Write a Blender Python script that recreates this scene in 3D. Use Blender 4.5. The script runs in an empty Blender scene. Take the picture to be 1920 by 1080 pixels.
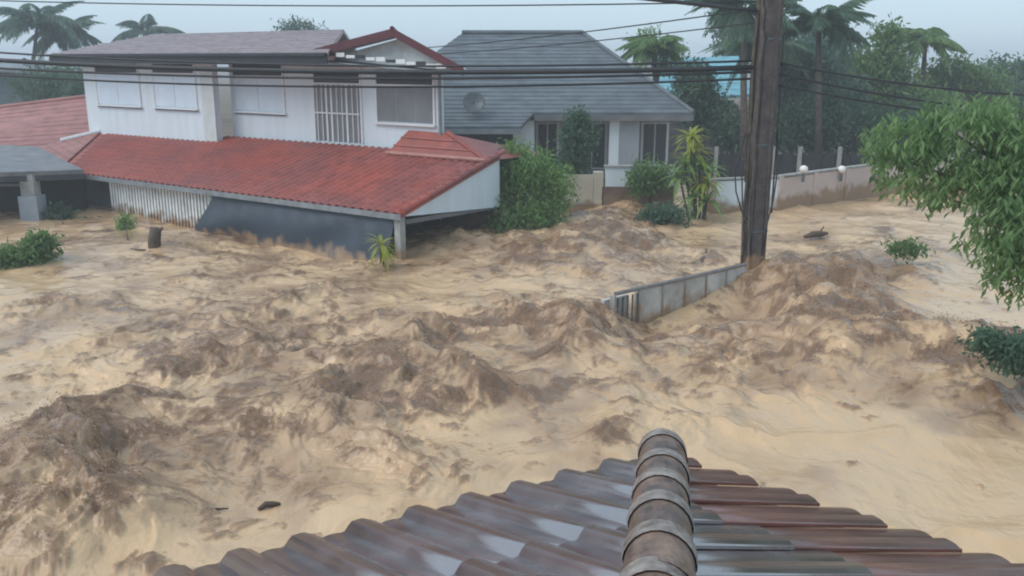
import bpy, bmesh, math, random
import numpy as np
from mathutils import Vector, Matrix
R = math.radians
S = bpy.context.scene
C = bpy.context.collection

# ------------------------------------------------------------------ camera, sky, sun, exposure
PITCH, FOC, EYE = R(14.2), 1700.0, 5.2
cam = bpy.data.objects.new('camera', bpy.data.cameras.new('camera'))
C.objects.link(cam)
cam.location = (0, 0, EYE)
cam.rotation_euler = (R(90) - PITCH, 0, 0)
cam.data.sensor_width = 36
cam.data.lens = 36 * FOC / 1920
cam.data.clip_start, cam.data.clip_end = 0.05, 4000
S.camera = cam

W = bpy.data.worlds.new('World'); S.world = W; W.use_nodes = True
nt = W.node_tree; nt.nodes.clear()
sky = nt.nodes.new('ShaderNodeTexSky'); sky.sky_type = 'NISHITA'; sky.sun_disc = False
sky.sun_elevation, sky.sun_rotation = R(48), R(248)
sky.air_density, sky.dust_density, sky.ozone_density = 1.0, 1.2, 1.2
mixw = nt.nodes.new('ShaderNodeMix'); mixw.data_type = 'RGBA'; mixw.inputs[0].default_value = 0.72
mixw.inputs[7].default_value = (5.9, 7.75, 9.2, 1)           # the overcast layer in front of the clear sky
bg = nt.nodes.new('ShaderNodeBackground'); bg.inputs[1].default_value = 0.074
wo = nt.nodes.new('ShaderNodeOutputWorld')
nt.links.new(sky.outputs[0], mixw.inputs[6]); nt.links.new(mixw.outputs[2], bg.inputs[0]); nt.links.new(bg.outputs[0], wo.inputs[0])

sl = bpy.data.lights.new('sun', 'SUN'); sl.energy = 1.15; sl.angle = R(45); sl.color = (1, .97, .94)
sun = bpy.data.objects.new('sun', sl); C.objects.link(sun)
sun.rotation_euler = (R(42), 0, R(-68))
S.view_settings.view_transform = 'Standard'; S.view_settings.look = 'None'
S.view_settings.exposure = 0.70; S.view_settings.gamma = 1; S.view_settings.use_curve_mapping = False
S.render.engine = 'CYCLES'
S.cycles.max_bounces = 6; S.cycles.transparent_max_bounces = 8; S.cycles.volume_bounces = 1
S.cycles.filter_width = 2.0

# ------------------------------------------------------------------ helpers
cp, sp = math.cos(PITCH), math.sin(PITCH)
def ray(px, py):
    u, v = (px - 960) / FOC, (540 - py) / FOC
    return Vector((u, cp + v * sp, -sp + v * cp))
def at(px, py, z=0.0):
    d = ray(px, py); t = (z - EYE) / d.z
    return Vector((0, 0, EYE)) + d * t
def atd(px, py, t):
    return Vector((0, 0, EYE)) + ray(px, py) * t

ORG = {}
def org(o): return ORG.get(o.name, Vector((0, 0, 0)))
def thing(name, label, cat, loc=(0, 0, 0), group=None):
    o = bpy.data.objects.new(name, None); C.objects.link(o)
    o.empty_display_size = .3
    o.location = loc; ORG[o.name] = Vector(loc)
    return tag(o, label, cat, group)
def tag(o, label, cat, group=None):
    o['label'] = label; o['category'] = cat
    if group: o['group'] = group
    return o

class MB:
    def __init__(s): s.v, s.f, s.c = [], [], []
    def add(s, vs, fs):
        n = len(s.v); s.v += [tuple(p) for p in vs]; s.f += [tuple(i + n for i in f) for f in fs]; return s
    def hexa(s, p):      # 8 corners, bottom ring then top ring
        return s.add(p, [(3, 2, 1, 0), (4, 5, 6, 7), (0, 1, 5, 4), (1, 2, 6, 5), (2, 3, 7, 6), (3, 0, 4, 7)])
    def obox(s, o, a, b, c):
        o, a, b, c = Vector(o), Vector(a), Vector(b), Vector(c)
        return s.hexa([o, o + a, o + a + b, o + b, o + c, o + a + c, o + a + b + c, o + b + c])
    def box(s, x0, x1, y0, y1, z0, z1):
        return s.obox((x0, y0, z0), (x1 - x0, 0, 0), (0, y1 - y0, 0), (0, 0, z1 - z0))
    def tube(s, pts, r, n=8, cap=True):
        pts = [Vector(p) for p in pts]
        rs = r if isinstance(r, (list, tuple)) else [r] * len(pts)
        rings, k = [], len(s.v)
        for i, p in enumerate(pts):
            t = (pts[min(i + 1, len(pts) - 1)] - pts[max(i - 1, 0)]).normalized()
            a = t.cross(Vector((0, 0, 1)) if abs(t.z) < .9 else Vector((1, 0, 0))).normalized(); b = t.cross(a)
            for j in range(n):
                q = 2 * math.pi * j / n
                s.v.append(tuple(p + (a * math.cos(q) + b * math.sin(q)) * rs[i]))
        for i in range(len(pts) - 1):
            for j in range(n):
                s.f.append((k + i * n + j, k + i * n + (j + 1) % n, k + (i + 1) * n + (j + 1) % n, k + (i + 1) * n + j))
        if cap:
            s.f.append(tuple(k + j for j in range(n))[::-1]); s.f.append(tuple(k + (len(pts) - 1) * n + j for j in range(n)))
        return s
    def lathe(s, c, prof, n=16):
        k = len(s.v); c = Vector(c)
        for r, z in prof:
            for j in range(n):
                q = 2 * math.pi * j / n; s.v.append(tuple(c + Vector((r * math.cos(q), r * math.sin(q), z))))
        for i in range(len(prof) - 1):
            for j in range(n):
                s.f.append((k + i * n + j, k + i * n + (j + 1) % n, k + (i + 1) * n + (j + 1) % n, k + (i + 1) * n + j))
        return s
    def slab(s, p, th):  # polygon p given a thickness vector
        n = len(p); th = Vector(th); p = [Vector(q) for q in p]
        return s.add(p + [q + th for q in p], [tuple(range(n))[::-1], tuple(range(n, 2 * n))] + [(i, (i + 1) % n, (i + 1) % n + n, i + n) for i in range(n)])
    def mesh(s, name, m, off=Vector((0, 0, 0)), smooth=False):
        me = bpy.data.meshes.new(name)
        me.from_pydata([tuple(Vector(v) - off) for v in s.v], [], s.f)
        bm = bmesh.new(); bm.from_mesh(me); bmesh.ops.recalc_face_normals(bm, faces=bm.faces[:]); bm.to_mesh(me); bm.free()
        if smooth: me.shade_smooth()
        if m: me.materials.append(m)
        return me
    def build(s, name, m, parent=None, smooth=False, kind=None, label=None):
        off = org(parent) if parent else Vector((0, 0, 0))
        o = bpy.data.objects.new(name, s.mesh(name, m, off, smooth)); C.objects.link(o)
        if parent: o.parent = parent; ORG[o.name] = off
        if kind: o['kind'] = kind
        if label: o['label'] = label
        return o
def link(name, me, parent, M):
    o = bpy.data.objects.new(name, me); C.objects.link(o); o.parent = parent
    o.matrix_local = Matrix.Translation(-org(parent)) @ M
    return o
def frame(o, x, y, z):
    M = Matrix((tuple(x) + (0,), tuple(y) + (0,), tuple(z) + (0,), (0, 0, 0, 1))).transposed(); M.translation = Vector(o); return M
def copy_tree(o, parent=None):
    c = o.copy(); C.objects.link(c)
    if parent: c.parent = parent
    for ch in list(o.children): copy_tree(ch, c)
    return c

def mat(name, col, rough=.7, var=.15, scale=3.0, bump=.0, bscale=20, spec=.4, col2=None, stretch=(1, 1, 1), coat=0, transl=0, metal=0, mix=.5, vary=0, stain=0):
    m = bpy.data.materials.new(name); m.use_nodes = True; n = m.node_tree.nodes; l = m.node_tree.links
    b = n['Principled BSDF']
    tc = n.new('ShaderNodeNewGeometry'); mp = n.new('ShaderNodeMapping'); mp.inputs['Scale'].default_value = stretch
    l.new(tc.outputs['Position'], mp.inputs[0])
    nz = n.new('ShaderNodeTexNoise'); nz.inputs['Scale'].default_value = scale; nz.inputs['Detail'].default_value = 6; nz.inputs['Roughness'].default_value = .65
    l.new(mp.outputs[0], nz.inputs[0])
    rp = n.new('ShaderNodeValToRGB')
    c2 = col2 or tuple(max(0, c * (1 - 2 * var)) for c in col)
    c1 = col if col2 else tuple(min(1, c * (1 + var)) for c in col)
    rp.color_ramp.elements[0].color = (*c2, 1); rp.color_ramp.elements[1].color = (*c1, 1)
    rp.color_ramp.elements[0].position = mix - .18; rp.color_ramp.elements[1].position = mix + .18
    l.new(nz.outputs[0], rp.inputs[0])
    if vary:                                        # piece-to-piece difference in tone
        oi = n.new('ShaderNodeObjectInfo'); vo = n.new('ShaderNodeTexVoronoi'); vo.inputs['Scale'].default_value = 3.2; l.new(tc.outputs['Position'], vo.inputs[0])
        ad = n.new('ShaderNodeMath'); ad.operation = 'ADD'; l.new(oi.outputs['Random'], ad.inputs[0]); l.new(vo.outputs['Color'], ad.inputs[1])
        mr = n.new('ShaderNodeMapRange'); mr.inputs[1].default_value = .2; mr.inputs[2].default_value = 1.8; mr.inputs[3].default_value = 1 - vary; mr.inputs[4].default_value = 1 + vary; l.new(ad.outputs[0], mr.inputs[0])
        hs = n.new('ShaderNodeHueSaturation'); l.new(mr.outputs[0], hs.inputs['Value']); l.new(rp.outputs[0], hs.inputs['Color']); l.new(hs.outputs[0], b.inputs['Base Color'])
    else: l.new(rp.outputs[0], b.inputs['Base Color'])
    b.inputs['Roughness'].default_value = rough; b.inputs['Specular IOR Level'].default_value = spec; b.inputs['Metallic'].default_value = metal
    if coat: b.inputs['Coat Weight'].default_value = coat; b.inputs['Coat Roughness'].default_value = .15
    if stain:
        sx = n.new('ShaderNodeSeparateXYZ'); l.new(tc.outputs['Position'], sx.inputs[0])
        n2_ = n.new('ShaderNodeTexNoise'); n2_.inputs['Scale'].default_value = 2.5; n2_.inputs['Detail'].default_value = 6; l.new(tc.outputs['Position'], n2_.inputs[0])
        m1 = n.new('ShaderNodeMath'); m1.operation = 'MULTIPLY_ADD'; m1.inputs[1].default_value = -1.1; m1.inputs[2].default_value = .55; l.new(n2_.outputs[0], m1.inputs[0])
        m2_ = n.new('ShaderNodeMath'); m2_.operation = 'ADD'; l.new(sx.outputs[2], m2_.inputs[0]); l.new(m1.outputs[0], m2_.inputs[1])
        mr_ = n.new('ShaderNodeMapRange'); mr_.inputs[1].default_value = stain + .12; mr_.inputs[2].default_value = stain - .18; l.new(m2_.outputs[0], mr_.inputs[0])
        src_ = b.inputs['Base Color'].links[0].from_socket
        mx_ = n.new('ShaderNodeMix'); mx_.data_type = 'RGBA'; l.new(mr_.outputs[0], mx_.inputs[0]); l.new(src_, mx_.inputs[6]); mx_.inputs[7].default_value = (.31, .205, .125, 1)
        l.new(mx_.outputs[2], b.inputs['Base Color'])
    if bump:
        nb = n.new('ShaderNodeTexNoise'); nb.inputs['Scale'].default_value = bscale; nb.inputs['Detail'].default_value = 5
        l.new(mp.outputs[0], nb.inputs[0])
        bp = n.new('ShaderNodeBump'); bp.inputs['Strength'].default_value = bump; bp.inputs['Distance'].default_value = .05
        l.new(nb.outputs[0], bp.inputs['Height']); l.new(bp.outputs[0], b.inputs['Normal'])
    return m
def leafmat(name, ca, cb, transl=.35):
    """leaf colour varies leaf by leaf through the per-leaf 'tint' attribute"""
    m = bpy.data.materials.new(name); m.use_nodes = True; n = m.node_tree.nodes; l = m.node_tree.links
    b = n['Principled BSDF']; out = n['Material Output']
    a = n.new('ShaderNodeAttribute'); a.attribute_name = 'tint'
    rp = n.new('ShaderNodeValToRGB'); rp.color_ramp.elements[0].color = (*ca, 1); rp.color_ramp.elements[1].color = (*cb, 1)
    l.new(a.outputs['Fac'], rp.inputs[0]); l.new(rp.outputs[0], b.inputs['Base Color'])
    b.inputs['Roughness'].default_value = .45; b.inputs['Specular IOR Level'].default_value = .35
    t = n.new('ShaderNodeBsdfTranslucent'); l.new(rp.outputs[0], t.inputs[0])
    mx = n.new('ShaderNodeMixShader'); mx.inputs[0].default_value = transl
    l.new(b.outputs[0], mx.inputs[1]); l.new(t.outputs[0], mx.inputs[2]); l.new(mx.outputs[0], out.inputs[0])
    return m

M = {}
M['white'] = mat('white_render', (.71, .79, .85), .6, .05, 1.6, .05, col2=(.63, .69, .72), stretch=(1.6, 1.6, .18), mix=.44, stain=.4)
M['whitetrim'] = mat('white_trim', (.74, .75, .76), .5, .04, 3)
M['shutter'] = mat('white_shutter', (.66, .75, .84), .45, .04, 2)
M['slat'] = mat('white_slat', (.80, .83, .84), .5, .12, 2, stain=0.25)
M['dark'] = mat('dark_louvre', (.06, .062, .075), .5, .15, 4)
M['glassgrey'] = mat('grey_panel', (.20, .21, .225), .35, .1, 1.5)
M['redtile'] = mat('red_tile', (.40, .095, .065), .45, .22, .55, .1, 30, col2=(.25, .09, .085), vary=.22)
M['fascia'] = mat('red_fascia', (.105, .025, .032), .5, .15, 3)
M['fasciag'] = mat('grey_fascia', (.035, .038, .05), .5, .15, 3)
M['uproof'] = mat('weathered_roof', (.34, .285, .30), .4, .15, 2, .1, 15)
M['gutter'] = mat('gutter_metal', (.25, .27, .29), .4, .15, 3)
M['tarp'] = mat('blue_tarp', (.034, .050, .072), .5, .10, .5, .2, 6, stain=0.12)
M['concrete'] = mat('concrete', (.36, .36, .34), .8, .15, 3, .15, 25, stain=0.35)
M['wallgrey'] = mat('grey_render', (.33, .36, .40), .7, .08, 1.5, .05)
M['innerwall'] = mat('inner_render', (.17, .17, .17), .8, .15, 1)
M['greyroof'] = mat('grey_roof', (.125, .145, .160), .5, .18, 2.0, .1, 20, stretch=(.6, 1, 1))
M['cream'] = mat('cream_wall', (.52, .46, .36), .75, .1, 1.2, .08, stain=0.45)
M['pink'] = mat('pink_wall', (.58, .45, .41), .75, .12, .9, .08, col2=(.50, .42, .38), stain=.55)
M['brownwall'] = mat('brown_wall', (.20, .13, .10), .8, .15, 2, .1, stain=0.5)
M['pole'] = mat('pole_concrete', (.125, .10, .092), .85, .3, 4, .5, 18, col2=(.055, .046, .043), stain=0.55)
M['cable'] = mat('cable_black', (.018, .02, .024), .5, .1, 5)
M['metal'] = mat('painted_metal', (.10, .12, .13), .4, .15, 6)
M['tealroof'] = mat('teal_roof', (.18, .40, .47), .5, .12, 2)
M['bark'] = mat('bark', (.11, .085, .065), .85, .25, 6, .4, 25)
M['wood'] = mat('wet_wood', (.10, .066, .045), .6, .25, 5, .3, 20)
M['pipe'] = mat('pipe_grey', (.22, .2, .19), .4, .15, 5)
M['wallwet'] = mat('stained_wall', (.64, .64, .62), .6, .15, 1.6, .15, 12, col2=(.36, .34, .30), stain=.05)
M['globe'] = mat('white_glass', (.80, .78, .74), .3, .03, 3)
M['tilebrown'] = mat('brown_glazed_tile', (.125, .05, .042), .3, .2, 1.5, .05, 40, spec=1.0, coat=1, col2=(.06, .026, .023), vary=.2, mix=.5)
M['tilebrown'].node_tree.nodes['Principled BSDF'].inputs['Coat IOR'].default_value = 3.4
M['tilebrown'].node_tree.nodes['Principled BSDF'].inputs['Coat Roughness'].default_value = .2
_n = M['tilebrown'].node_tree; _g = _n.nodes.new('ShaderNodeNewGeometry'); _z = _n.nodes.new('ShaderNodeTexNoise'); _z.inputs['Scale'].default_value = 3; _z.inputs['Detail'].default_value = 4
_r = _n.nodes.new('ShaderNodeMapRange'); _r.inputs[1].default_value = .38; _r.inputs[2].default_value = .64; _r.inputs[3].default_value = .15; _r.inputs[4].default_value = .30
_n.links.new(_g.outputs['Position'], _z.inputs[0]); _n.links.new(_z.outputs[0], _r.inputs[0]); _n.links.new(_r.outputs[0], _n.nodes['Principled BSDF'].inputs['Coat Roughness'])
M['tileworn'] = mat('worn_tile', (.19, .072, .05), .36, .2, 2.2, .12, 40, spec=.5, coat=.5, vary=.15)
M['cap'] = mat('weathered_cap', (.25, .155, .105), .38, .3, 10, .3, 30, coat=.25, vary=.25, col2=(.045, .024, .018), mix=.52, stretch=(1, .6, 1))
M['mortar'] = mat('cap_lip', (.36, .31, .28), .4, .2, 12, .3, 30, col2=(.10, .07, .055), mix=.47)
M['soil'] = mat('wet_soil', (.16, .12, .08), .85, .2, .5, .2, 5)
M['lf_dark'] = leafmat('leaf_dark', (0.055, 0.11, 0.072), (0.145, 0.25, 0.14), .5)
M['lf_mid'] = leafmat('leaf_mid', (0.075, 0.155, 0.055), (0.24, 0.37, 0.12), .5)
M['lf_bright'] = leafmat('leaf_bright', (0.1, 0.22, 0.06), (0.33, 0.48, 0.15), .5)
M['lf_fore'] = leafmat('leaf_fore', (.09, .19, .07), (.34, .48, .20), .6)
M['lf_yellow'] = leafmat('leaf_yellow', (0.11, 0.2, 0.03), (0.56, 0.56, 0.1), .5)
M['lf_haze'] = leafmat('leaf_haze_tint', (0.08, 0.135, 0.105), (0.16, 0.25, 0.185), .5)  # air haze mixed into the leaf colour of far trees

# ------------------------------------------------------------------ noise
rng = np.random.RandomState(7)
PERM = rng.permutation(512); PERM = np.concatenate([PERM, PERM])
ANG = rng.rand(512) * 2 * np.pi; GX, GY = np.cos(ANG), np.sin(ANG)
def perlin(x, y, seed=0):
    xi = np.floor(x).astype(int); yi = np.floor(y).astype(int); xf = x - xi; yf = y - yi
    u = xf * xf * xf * (xf * (xf * 6 - 15) + 10); v = yf * yf * yf * (yf * (yf * 6 - 15) + 10)
    def g(i, j, a, b):
        h = PERM[(PERM[(xi + i + seed * 37) & 511] + yi + j) & 511]
        return GX[h] * a + GY[h] * b
    n00 = g(0, 0, xf, yf); n10 = g(1, 0, xf - 1, yf); n01 = g(0, 1, xf, yf - 1); n11 = g(1, 1, xf - 1, yf - 1)
    a = n00 + u * (n10 - n00); b = n01 + u * (n11 - n01)
    return (a + v * (b - a)) * 1.41

# ------------------------------------------------------------------ ground
def ground_z(x, y):
    t = np.clip((y - 31) / 8, 0, 1); t = t * t * (3 - 2 * t)
    return -1.6 + 1.75 * t
def grid_mesh(name, X, Y, Z, m, kind='structure', attr=None):
    nr, nc = X.shape
    me = bpy.data.meshes.new(name)
    co = np.stack([X, Y, Z], -1).reshape(-1, 3).astype(np.float32)
    idx = np.arange(nr * nc).reshape(nr, nc)
    q = np.stack([idx[:-1, :-1], idx[:-1, 1:], idx[1:, 1:], idx[1:, :-1]], -1).reshape(-1, 4)
    me.vertices.add(len(co)); me.vertices.foreach_set('co', co.ravel())
    me.loops.add(q.size); me.loops.foreach_set('vertex_index', q.ravel().astype(np.int32))
    me.polygons.add(len(q)); me.polygons.foreach_set('loop_start', np.arange(0, q.size, 4, dtype=np.int32))
    me.polygons.foreach_set('loop_total', np.full(len(q), 4, np.int32))
    me.update(calc_edges=True); me.validate(); me.shade_smooth()
    if attr:
        for k, A in attr.items():
            a = me.attributes.new(k, 'FLOAT', 'POINT'); a.data.foreach_set('value', A.ravel().astype(np.float32))
    me.materials.append(m)
    o = bpy.data.objects.new(name, me); C.objects.link(o); o['kind'] = kind
    return o
gx = np.concatenate([[-1500, -600, -250, -120], np.linspace(-60, 60, 60), [120, 250, 600, 1500]])
gy = np.concatenate([[-300, -60, -20], np.linspace(0, 60, 60), [90, 150, 300, 700, 2500]])
GXm, GYm = np.meshgrid(gx, gy)
grid_mesh('ground', GXm, GYm, ground_z(GXm, GYm) + .06 * perlin(GXm * .3, GYm * .3), M['soil'])

# ------------------------------------------------------------------ flood water
def mudmat():
    m = bpy.data.materials.new('muddy_water'); m.use_nodes = True; n = m.node_tree.nodes; l = m.node_tree.links
    b = n['Principled BSDF']
    tc = n.new('ShaderNodeTexCoord'); mp = n.new('ShaderNodeMapping')
    mp.inputs['Rotation'].default_value = (0, 0, R(-25)); mp.inputs['Scale'].default_value = (1, .45, 1)
    l.new(tc.outputs['Object'], mp.inputs[0])
    nz = n.new('ShaderNodeTexNoise'); nz.inputs['Scale'].default_value = .9; nz.inputs['Detail'].default_value = 8; nz.inputs['Roughness'].default_value = .6; nz.inputs['Distortion'].default_value = .2
    l.new(mp.outputs[0], nz.inputs[0])
    at_ = n.new('ShaderNodeAttribute'); at_.attribute_name = 'silt_shade'
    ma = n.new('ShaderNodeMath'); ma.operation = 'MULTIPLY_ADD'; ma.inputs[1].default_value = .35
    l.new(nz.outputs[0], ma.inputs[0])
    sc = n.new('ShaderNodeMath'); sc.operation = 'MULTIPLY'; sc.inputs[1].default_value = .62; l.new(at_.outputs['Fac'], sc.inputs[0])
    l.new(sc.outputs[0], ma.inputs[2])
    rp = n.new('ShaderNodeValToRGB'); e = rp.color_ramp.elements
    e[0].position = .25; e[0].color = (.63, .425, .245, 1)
    e[1].position = .80; e[1].color = (.20, .112, .060, 1)  # dark end: heavy silt plus painted shade of wave faces
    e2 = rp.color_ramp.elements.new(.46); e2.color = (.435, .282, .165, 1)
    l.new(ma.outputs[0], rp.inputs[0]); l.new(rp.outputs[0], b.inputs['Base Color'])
    b.inputs['Roughness'].default_value = .26; b.inputs['IOR'].default_value = 1.45; b.inputs['Specular IOR Level'].default_value = .5
    nb = n.new('ShaderNodeTexNoise'); nb.inputs['Scale'].default_value = 4.0; nb.inputs['Detail'].default_value = 6; nb.inputs['Roughness'].default_value = .6; nb.inputs['Distortion'].default_value = .1
    l.new(mp.outputs[0], nb.inputs[0])
    rr_ = n.new('ShaderNodeMapRange'); rr_.inputs[1].default_value = .35; rr_.inputs[2].default_value = .65; rr_.inputs[3].default_value = .06; rr_.inputs[4].default_value = .26
    l.new(nb.outputs[0], rr_.inputs[0]); l.new(rr_.outputs[0], b.inputs['Roughness'])
    bp = n.new('ShaderNodeBump'); bp.inputs['Strength'].default_value = .5; bp.inputs['Distance'].default_value = .07
    l.new(nb.outputs[0], bp.inputs['Height']); l.new(bp.outputs[0], b.inputs['Normal'])
    return m
M['mud'] = mudmat()

NR, NCOL = 860, 900
pyr = np.concatenate([np.linspace(1500, 1080, 60)[:-1], np.linspace(1080, 330, NR - 59)])
vv = (540 - pyr) / FOC
tt = EYE / (sp - vv * cp)
yrow = tt * (cp + vv * sp)
uu = np.concatenate([np.linspace(-1.6, -.70, 60), np.linspace(-.68, .68, NCOL - 120), np.linspace(.70, 1.6, 60)])
WX = uu[None, :] * (yrow[:, None] + 1.0); WY = np.repeat(yrow[:, None], NCOL, 1)
fdir = np.array([-.42, -.907])
# churned places: photo-independent table of (x, y, radius along the flow, radius across, churn, swell)
CH = []
def churn(px, py, ra, rc, amp, swell=0.0):
    p = at(px, py); CH.append((p.x, p.y, ra, rc, amp, swell))
for a in [(70, 860, 2.0, 1.3, .95, .50), (60, 1010, 1.3, 1.2, 1.0, .55), (250, 880, 1.2, .9, .5, .1), (480, 810, 2.6, .8, .55, .15),
          (690, 740, 2.4, .8, .75, .25), (740, 800, 1.6, .8, .6, .15), (870, 738, .9, .6, .9, .35), (950, 745, .8, .5, .7, .2),
          (970, 610, 1.7, 1.2, .95, .25), (1080, 650, 1.7, .9, .9, .2), (780, 640, 2.2, 1.3, .8, .12), (480, 640, 3.0, 1.7, .75, .12),
          (90, 590, 1.2, .9, .6, .2), (260, 640, 3, 1.4, .35, 0), (420, 530, 3.0, 2.2, .4, .05), (620, 560, 1.6, .7, .5, .15),
          (1130, 455, 3.2, 1.6, .85, .45), (1000, 480, 3.0, 2.0, .6, .15), (1180, 500, 2.2, 1.2, .55, .1), (860, 450, 2.0, 1.6, .5, .3),
          (1120, 625, 1.1, .6, .7, .12), (1250, 680, 2.0, 1.4, .6, .15), (1515, 535, 1.6, .9, 1.0, .46), (1570, 545, 2.6, 1.3, 1.0, .36),
          (1620, 640, 2.4, 1.2, .95, .42), (1560, 660, 1.8, 1.1, .9, .32), (1480, 600, 2.0, 1.0, .8, .15), (1770, 680, 1.1, .8, 1.0, .5), (1890, 690, 1.4, 1.1, 1.0, .5),
          (1800, 760, .7, .9, .5, .15), (1650, 480, 3.5, 1.6, .5, .2), (1380, 700, 1.6, .9, .5, .1), (1130, 800, .9, .6, .6, .2),
          (1300, 810, .6, .7, .4, .05), (400, 690, 2.2, 1.2, .4, 0), (560, 900, 1.2, .8, .3, 0), (760, 860, 1.2, .7, .5, .1),
          (1200, 622, .9, .8, .3, -.36), (1290, 610, .9, 1.0, .3, -.42), (1370, 592, .9, .8, .3, -.40), (1410, 560, .7, .6, .3, -.2), (1330, 540, .8, 1.5, .2, .12),
          (1330, 490, 1.0, .7, .5, .15), (300, 480, 1.6, 1.0, .4, .15), (180, 440, 2, 1.5, .2, .05), (1190, 405, 2.0, 1.5, .5, .3),
          (1100, 430, 1.4, 1.0, .5, .3), (450, 462, 1.2, 1.2, .3, -.22), (560, 485, 1.2, 1.2, .3, -.16), (680, 500, 1.0, 1.0, .4, -.05), (1412, 515, .6, .5, .6, .05), (1370, 545, .6, .6, .6, .1)]:
    churn(*a)
CALM = [(1640, 850, 3.0, 3.2, .45), (1500, 760, 1.6, 1.2, .2), (1800, 960, 2, 2, .3), (1620, 425, 5, 4.5, .35), (100, 680, 1.5, 1.5, .2), (120, 545, 2.2, 2.6, .3),
        (790, 570, 2.2, 2.2, .3), (900, 900, 1.2, 1.8, .2), (560, 960, 1.0, 1.2, .2), (1780, 560, 2.0, 1.6, .35), (520, 590, 1.0, 1.0, .2)]
def water_fields(X, Y):
    A = np.full(X.shape, .10); SW = np.zeros(X.shape)
    wx = X + .5 * perlin(X * .5, Y * .35, 3); wy = Y + .7 * perlin(X * .45, Y * .4, 4)
    for (cx, cy, ra, rc, am, sw) in CH:
        dx, dy = wx - cx, wy - cy
        s_ = dx * fdir[0] + dy * fdir[1]; c_ = dx * fdir[1] - dy * fdir[0]
        g = np.exp(-(s_ / ra) ** 2 - (c_ / rc) ** 2)
        A = A + am * g * (1 - .4 * np.clip(A, 0, 1)); SW += sw * g
    return A, SW
def fbm(x, y, n, seed, gain=.55, lac=2.03):
    o, a = np.zeros(x.shape), 1.0
    for i in range(n): o += a * perlin(x + 5.3 * i, y - 3.7 * i, seed + i); a *= gain; x = x * lac; y = y * lac
    return o
def water_h(X, Y, A, SW):
    s_ = X * fdir[0] + Y * fdir[1]; c_ = X * fdir[1] - Y * fdir[0]
    w1 = fbm(X * .5, Y * .45, 3, 11); w2 = fbm(X * .5, Y * .45, 3, 15); w3 = perlin(X * 1.9, Y * 1.6, 19)
    s2 = s_ + .8 * w1; c2 = c_ + .8 * w2
    Ac = A.clip(0, 1.1)
    cr = lambda f, sd, p: (1 - np.abs(perlin(s2 * f, c2 * f * .8, sd)) * 1.4).clip(0, 1) ** p
    big = .26 * (cr(.30, 31, 2.2) - .3) + .13 * (cr(.72, 32, 2.0) - .3) * (.4 + .6 * Ac)
    # torn, foamy lumps where the water is churned
    s3 = s2 + .22 * perlin(s2 * 1.3, c2 * 1.3, 35); c3 = c2 + .22 * perlin(s2 * 1.3, c2 * 1.3, 36)
    lump, a, f = np.zeros(X.shape), 1.0, 1.1
    for i in range(5): lump += a * (np.abs(perlin(s3 * f, c3 * f, 40 + i)) - .25); a *= .52; f *= 2.0
    t = big * (.30 + .7 * Ac) + .20 * lump * Ac ** 1.2 + .030 * (cr(2.2, 33, 3) + .6 * cr(4.7, 34, 3)) * Ac ** 1.5 + SW * (.75 + .30 * w3 + .2 * w1)
    t = np.where(t > .3, .3 + .45 * np.tanh((t - .3) / .45), t)
    return t + .10 * perlin(s2 * .16, c2 * .22, 60), lump
A_, SW_ = water_fields(WX, WY)
WZ, RID = water_h(WX, WY, A_, SW_)
fade = np.clip((yrow[:, None] - 34) / 8, 0, 1)
WZ = WZ * (1 - .75 * fade)
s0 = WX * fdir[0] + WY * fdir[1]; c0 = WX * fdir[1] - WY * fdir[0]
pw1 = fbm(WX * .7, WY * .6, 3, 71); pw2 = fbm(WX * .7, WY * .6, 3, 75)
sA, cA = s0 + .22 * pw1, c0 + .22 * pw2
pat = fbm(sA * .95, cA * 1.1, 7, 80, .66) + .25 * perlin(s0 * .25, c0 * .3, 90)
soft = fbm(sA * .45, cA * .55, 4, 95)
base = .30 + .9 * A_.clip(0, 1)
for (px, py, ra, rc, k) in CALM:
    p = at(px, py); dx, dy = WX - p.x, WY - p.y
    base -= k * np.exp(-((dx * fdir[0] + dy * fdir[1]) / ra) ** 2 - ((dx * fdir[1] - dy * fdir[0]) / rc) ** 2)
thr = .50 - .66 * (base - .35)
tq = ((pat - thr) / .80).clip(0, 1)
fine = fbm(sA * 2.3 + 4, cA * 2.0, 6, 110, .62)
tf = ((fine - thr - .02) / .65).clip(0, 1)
silt_shade = .72 * tq + .50 * tf * (.35 + .65 * A_.clip(0, 1)) + .20 * soft + .16 * (base - .5) - .05  # silt streaks that also carry the painted darkness of steep wave faces
vis = silt_shade[60:]; pc = np.percentile(vis, [2, 38, 62, 80, 92, 99])
silt_shade = np.interp(silt_shade, pc, [0, .22, .42, .66, .92, 1.15])        # even out how much of the water is pale, tan and dark
WZ += .06 * silt_shade.clip(0, .8) * (1 - .6 * fade)
grid_mesh('flood_water', WX, WY, WZ, M['mud'], attr={'silt_shade': silt_shade})

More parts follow.
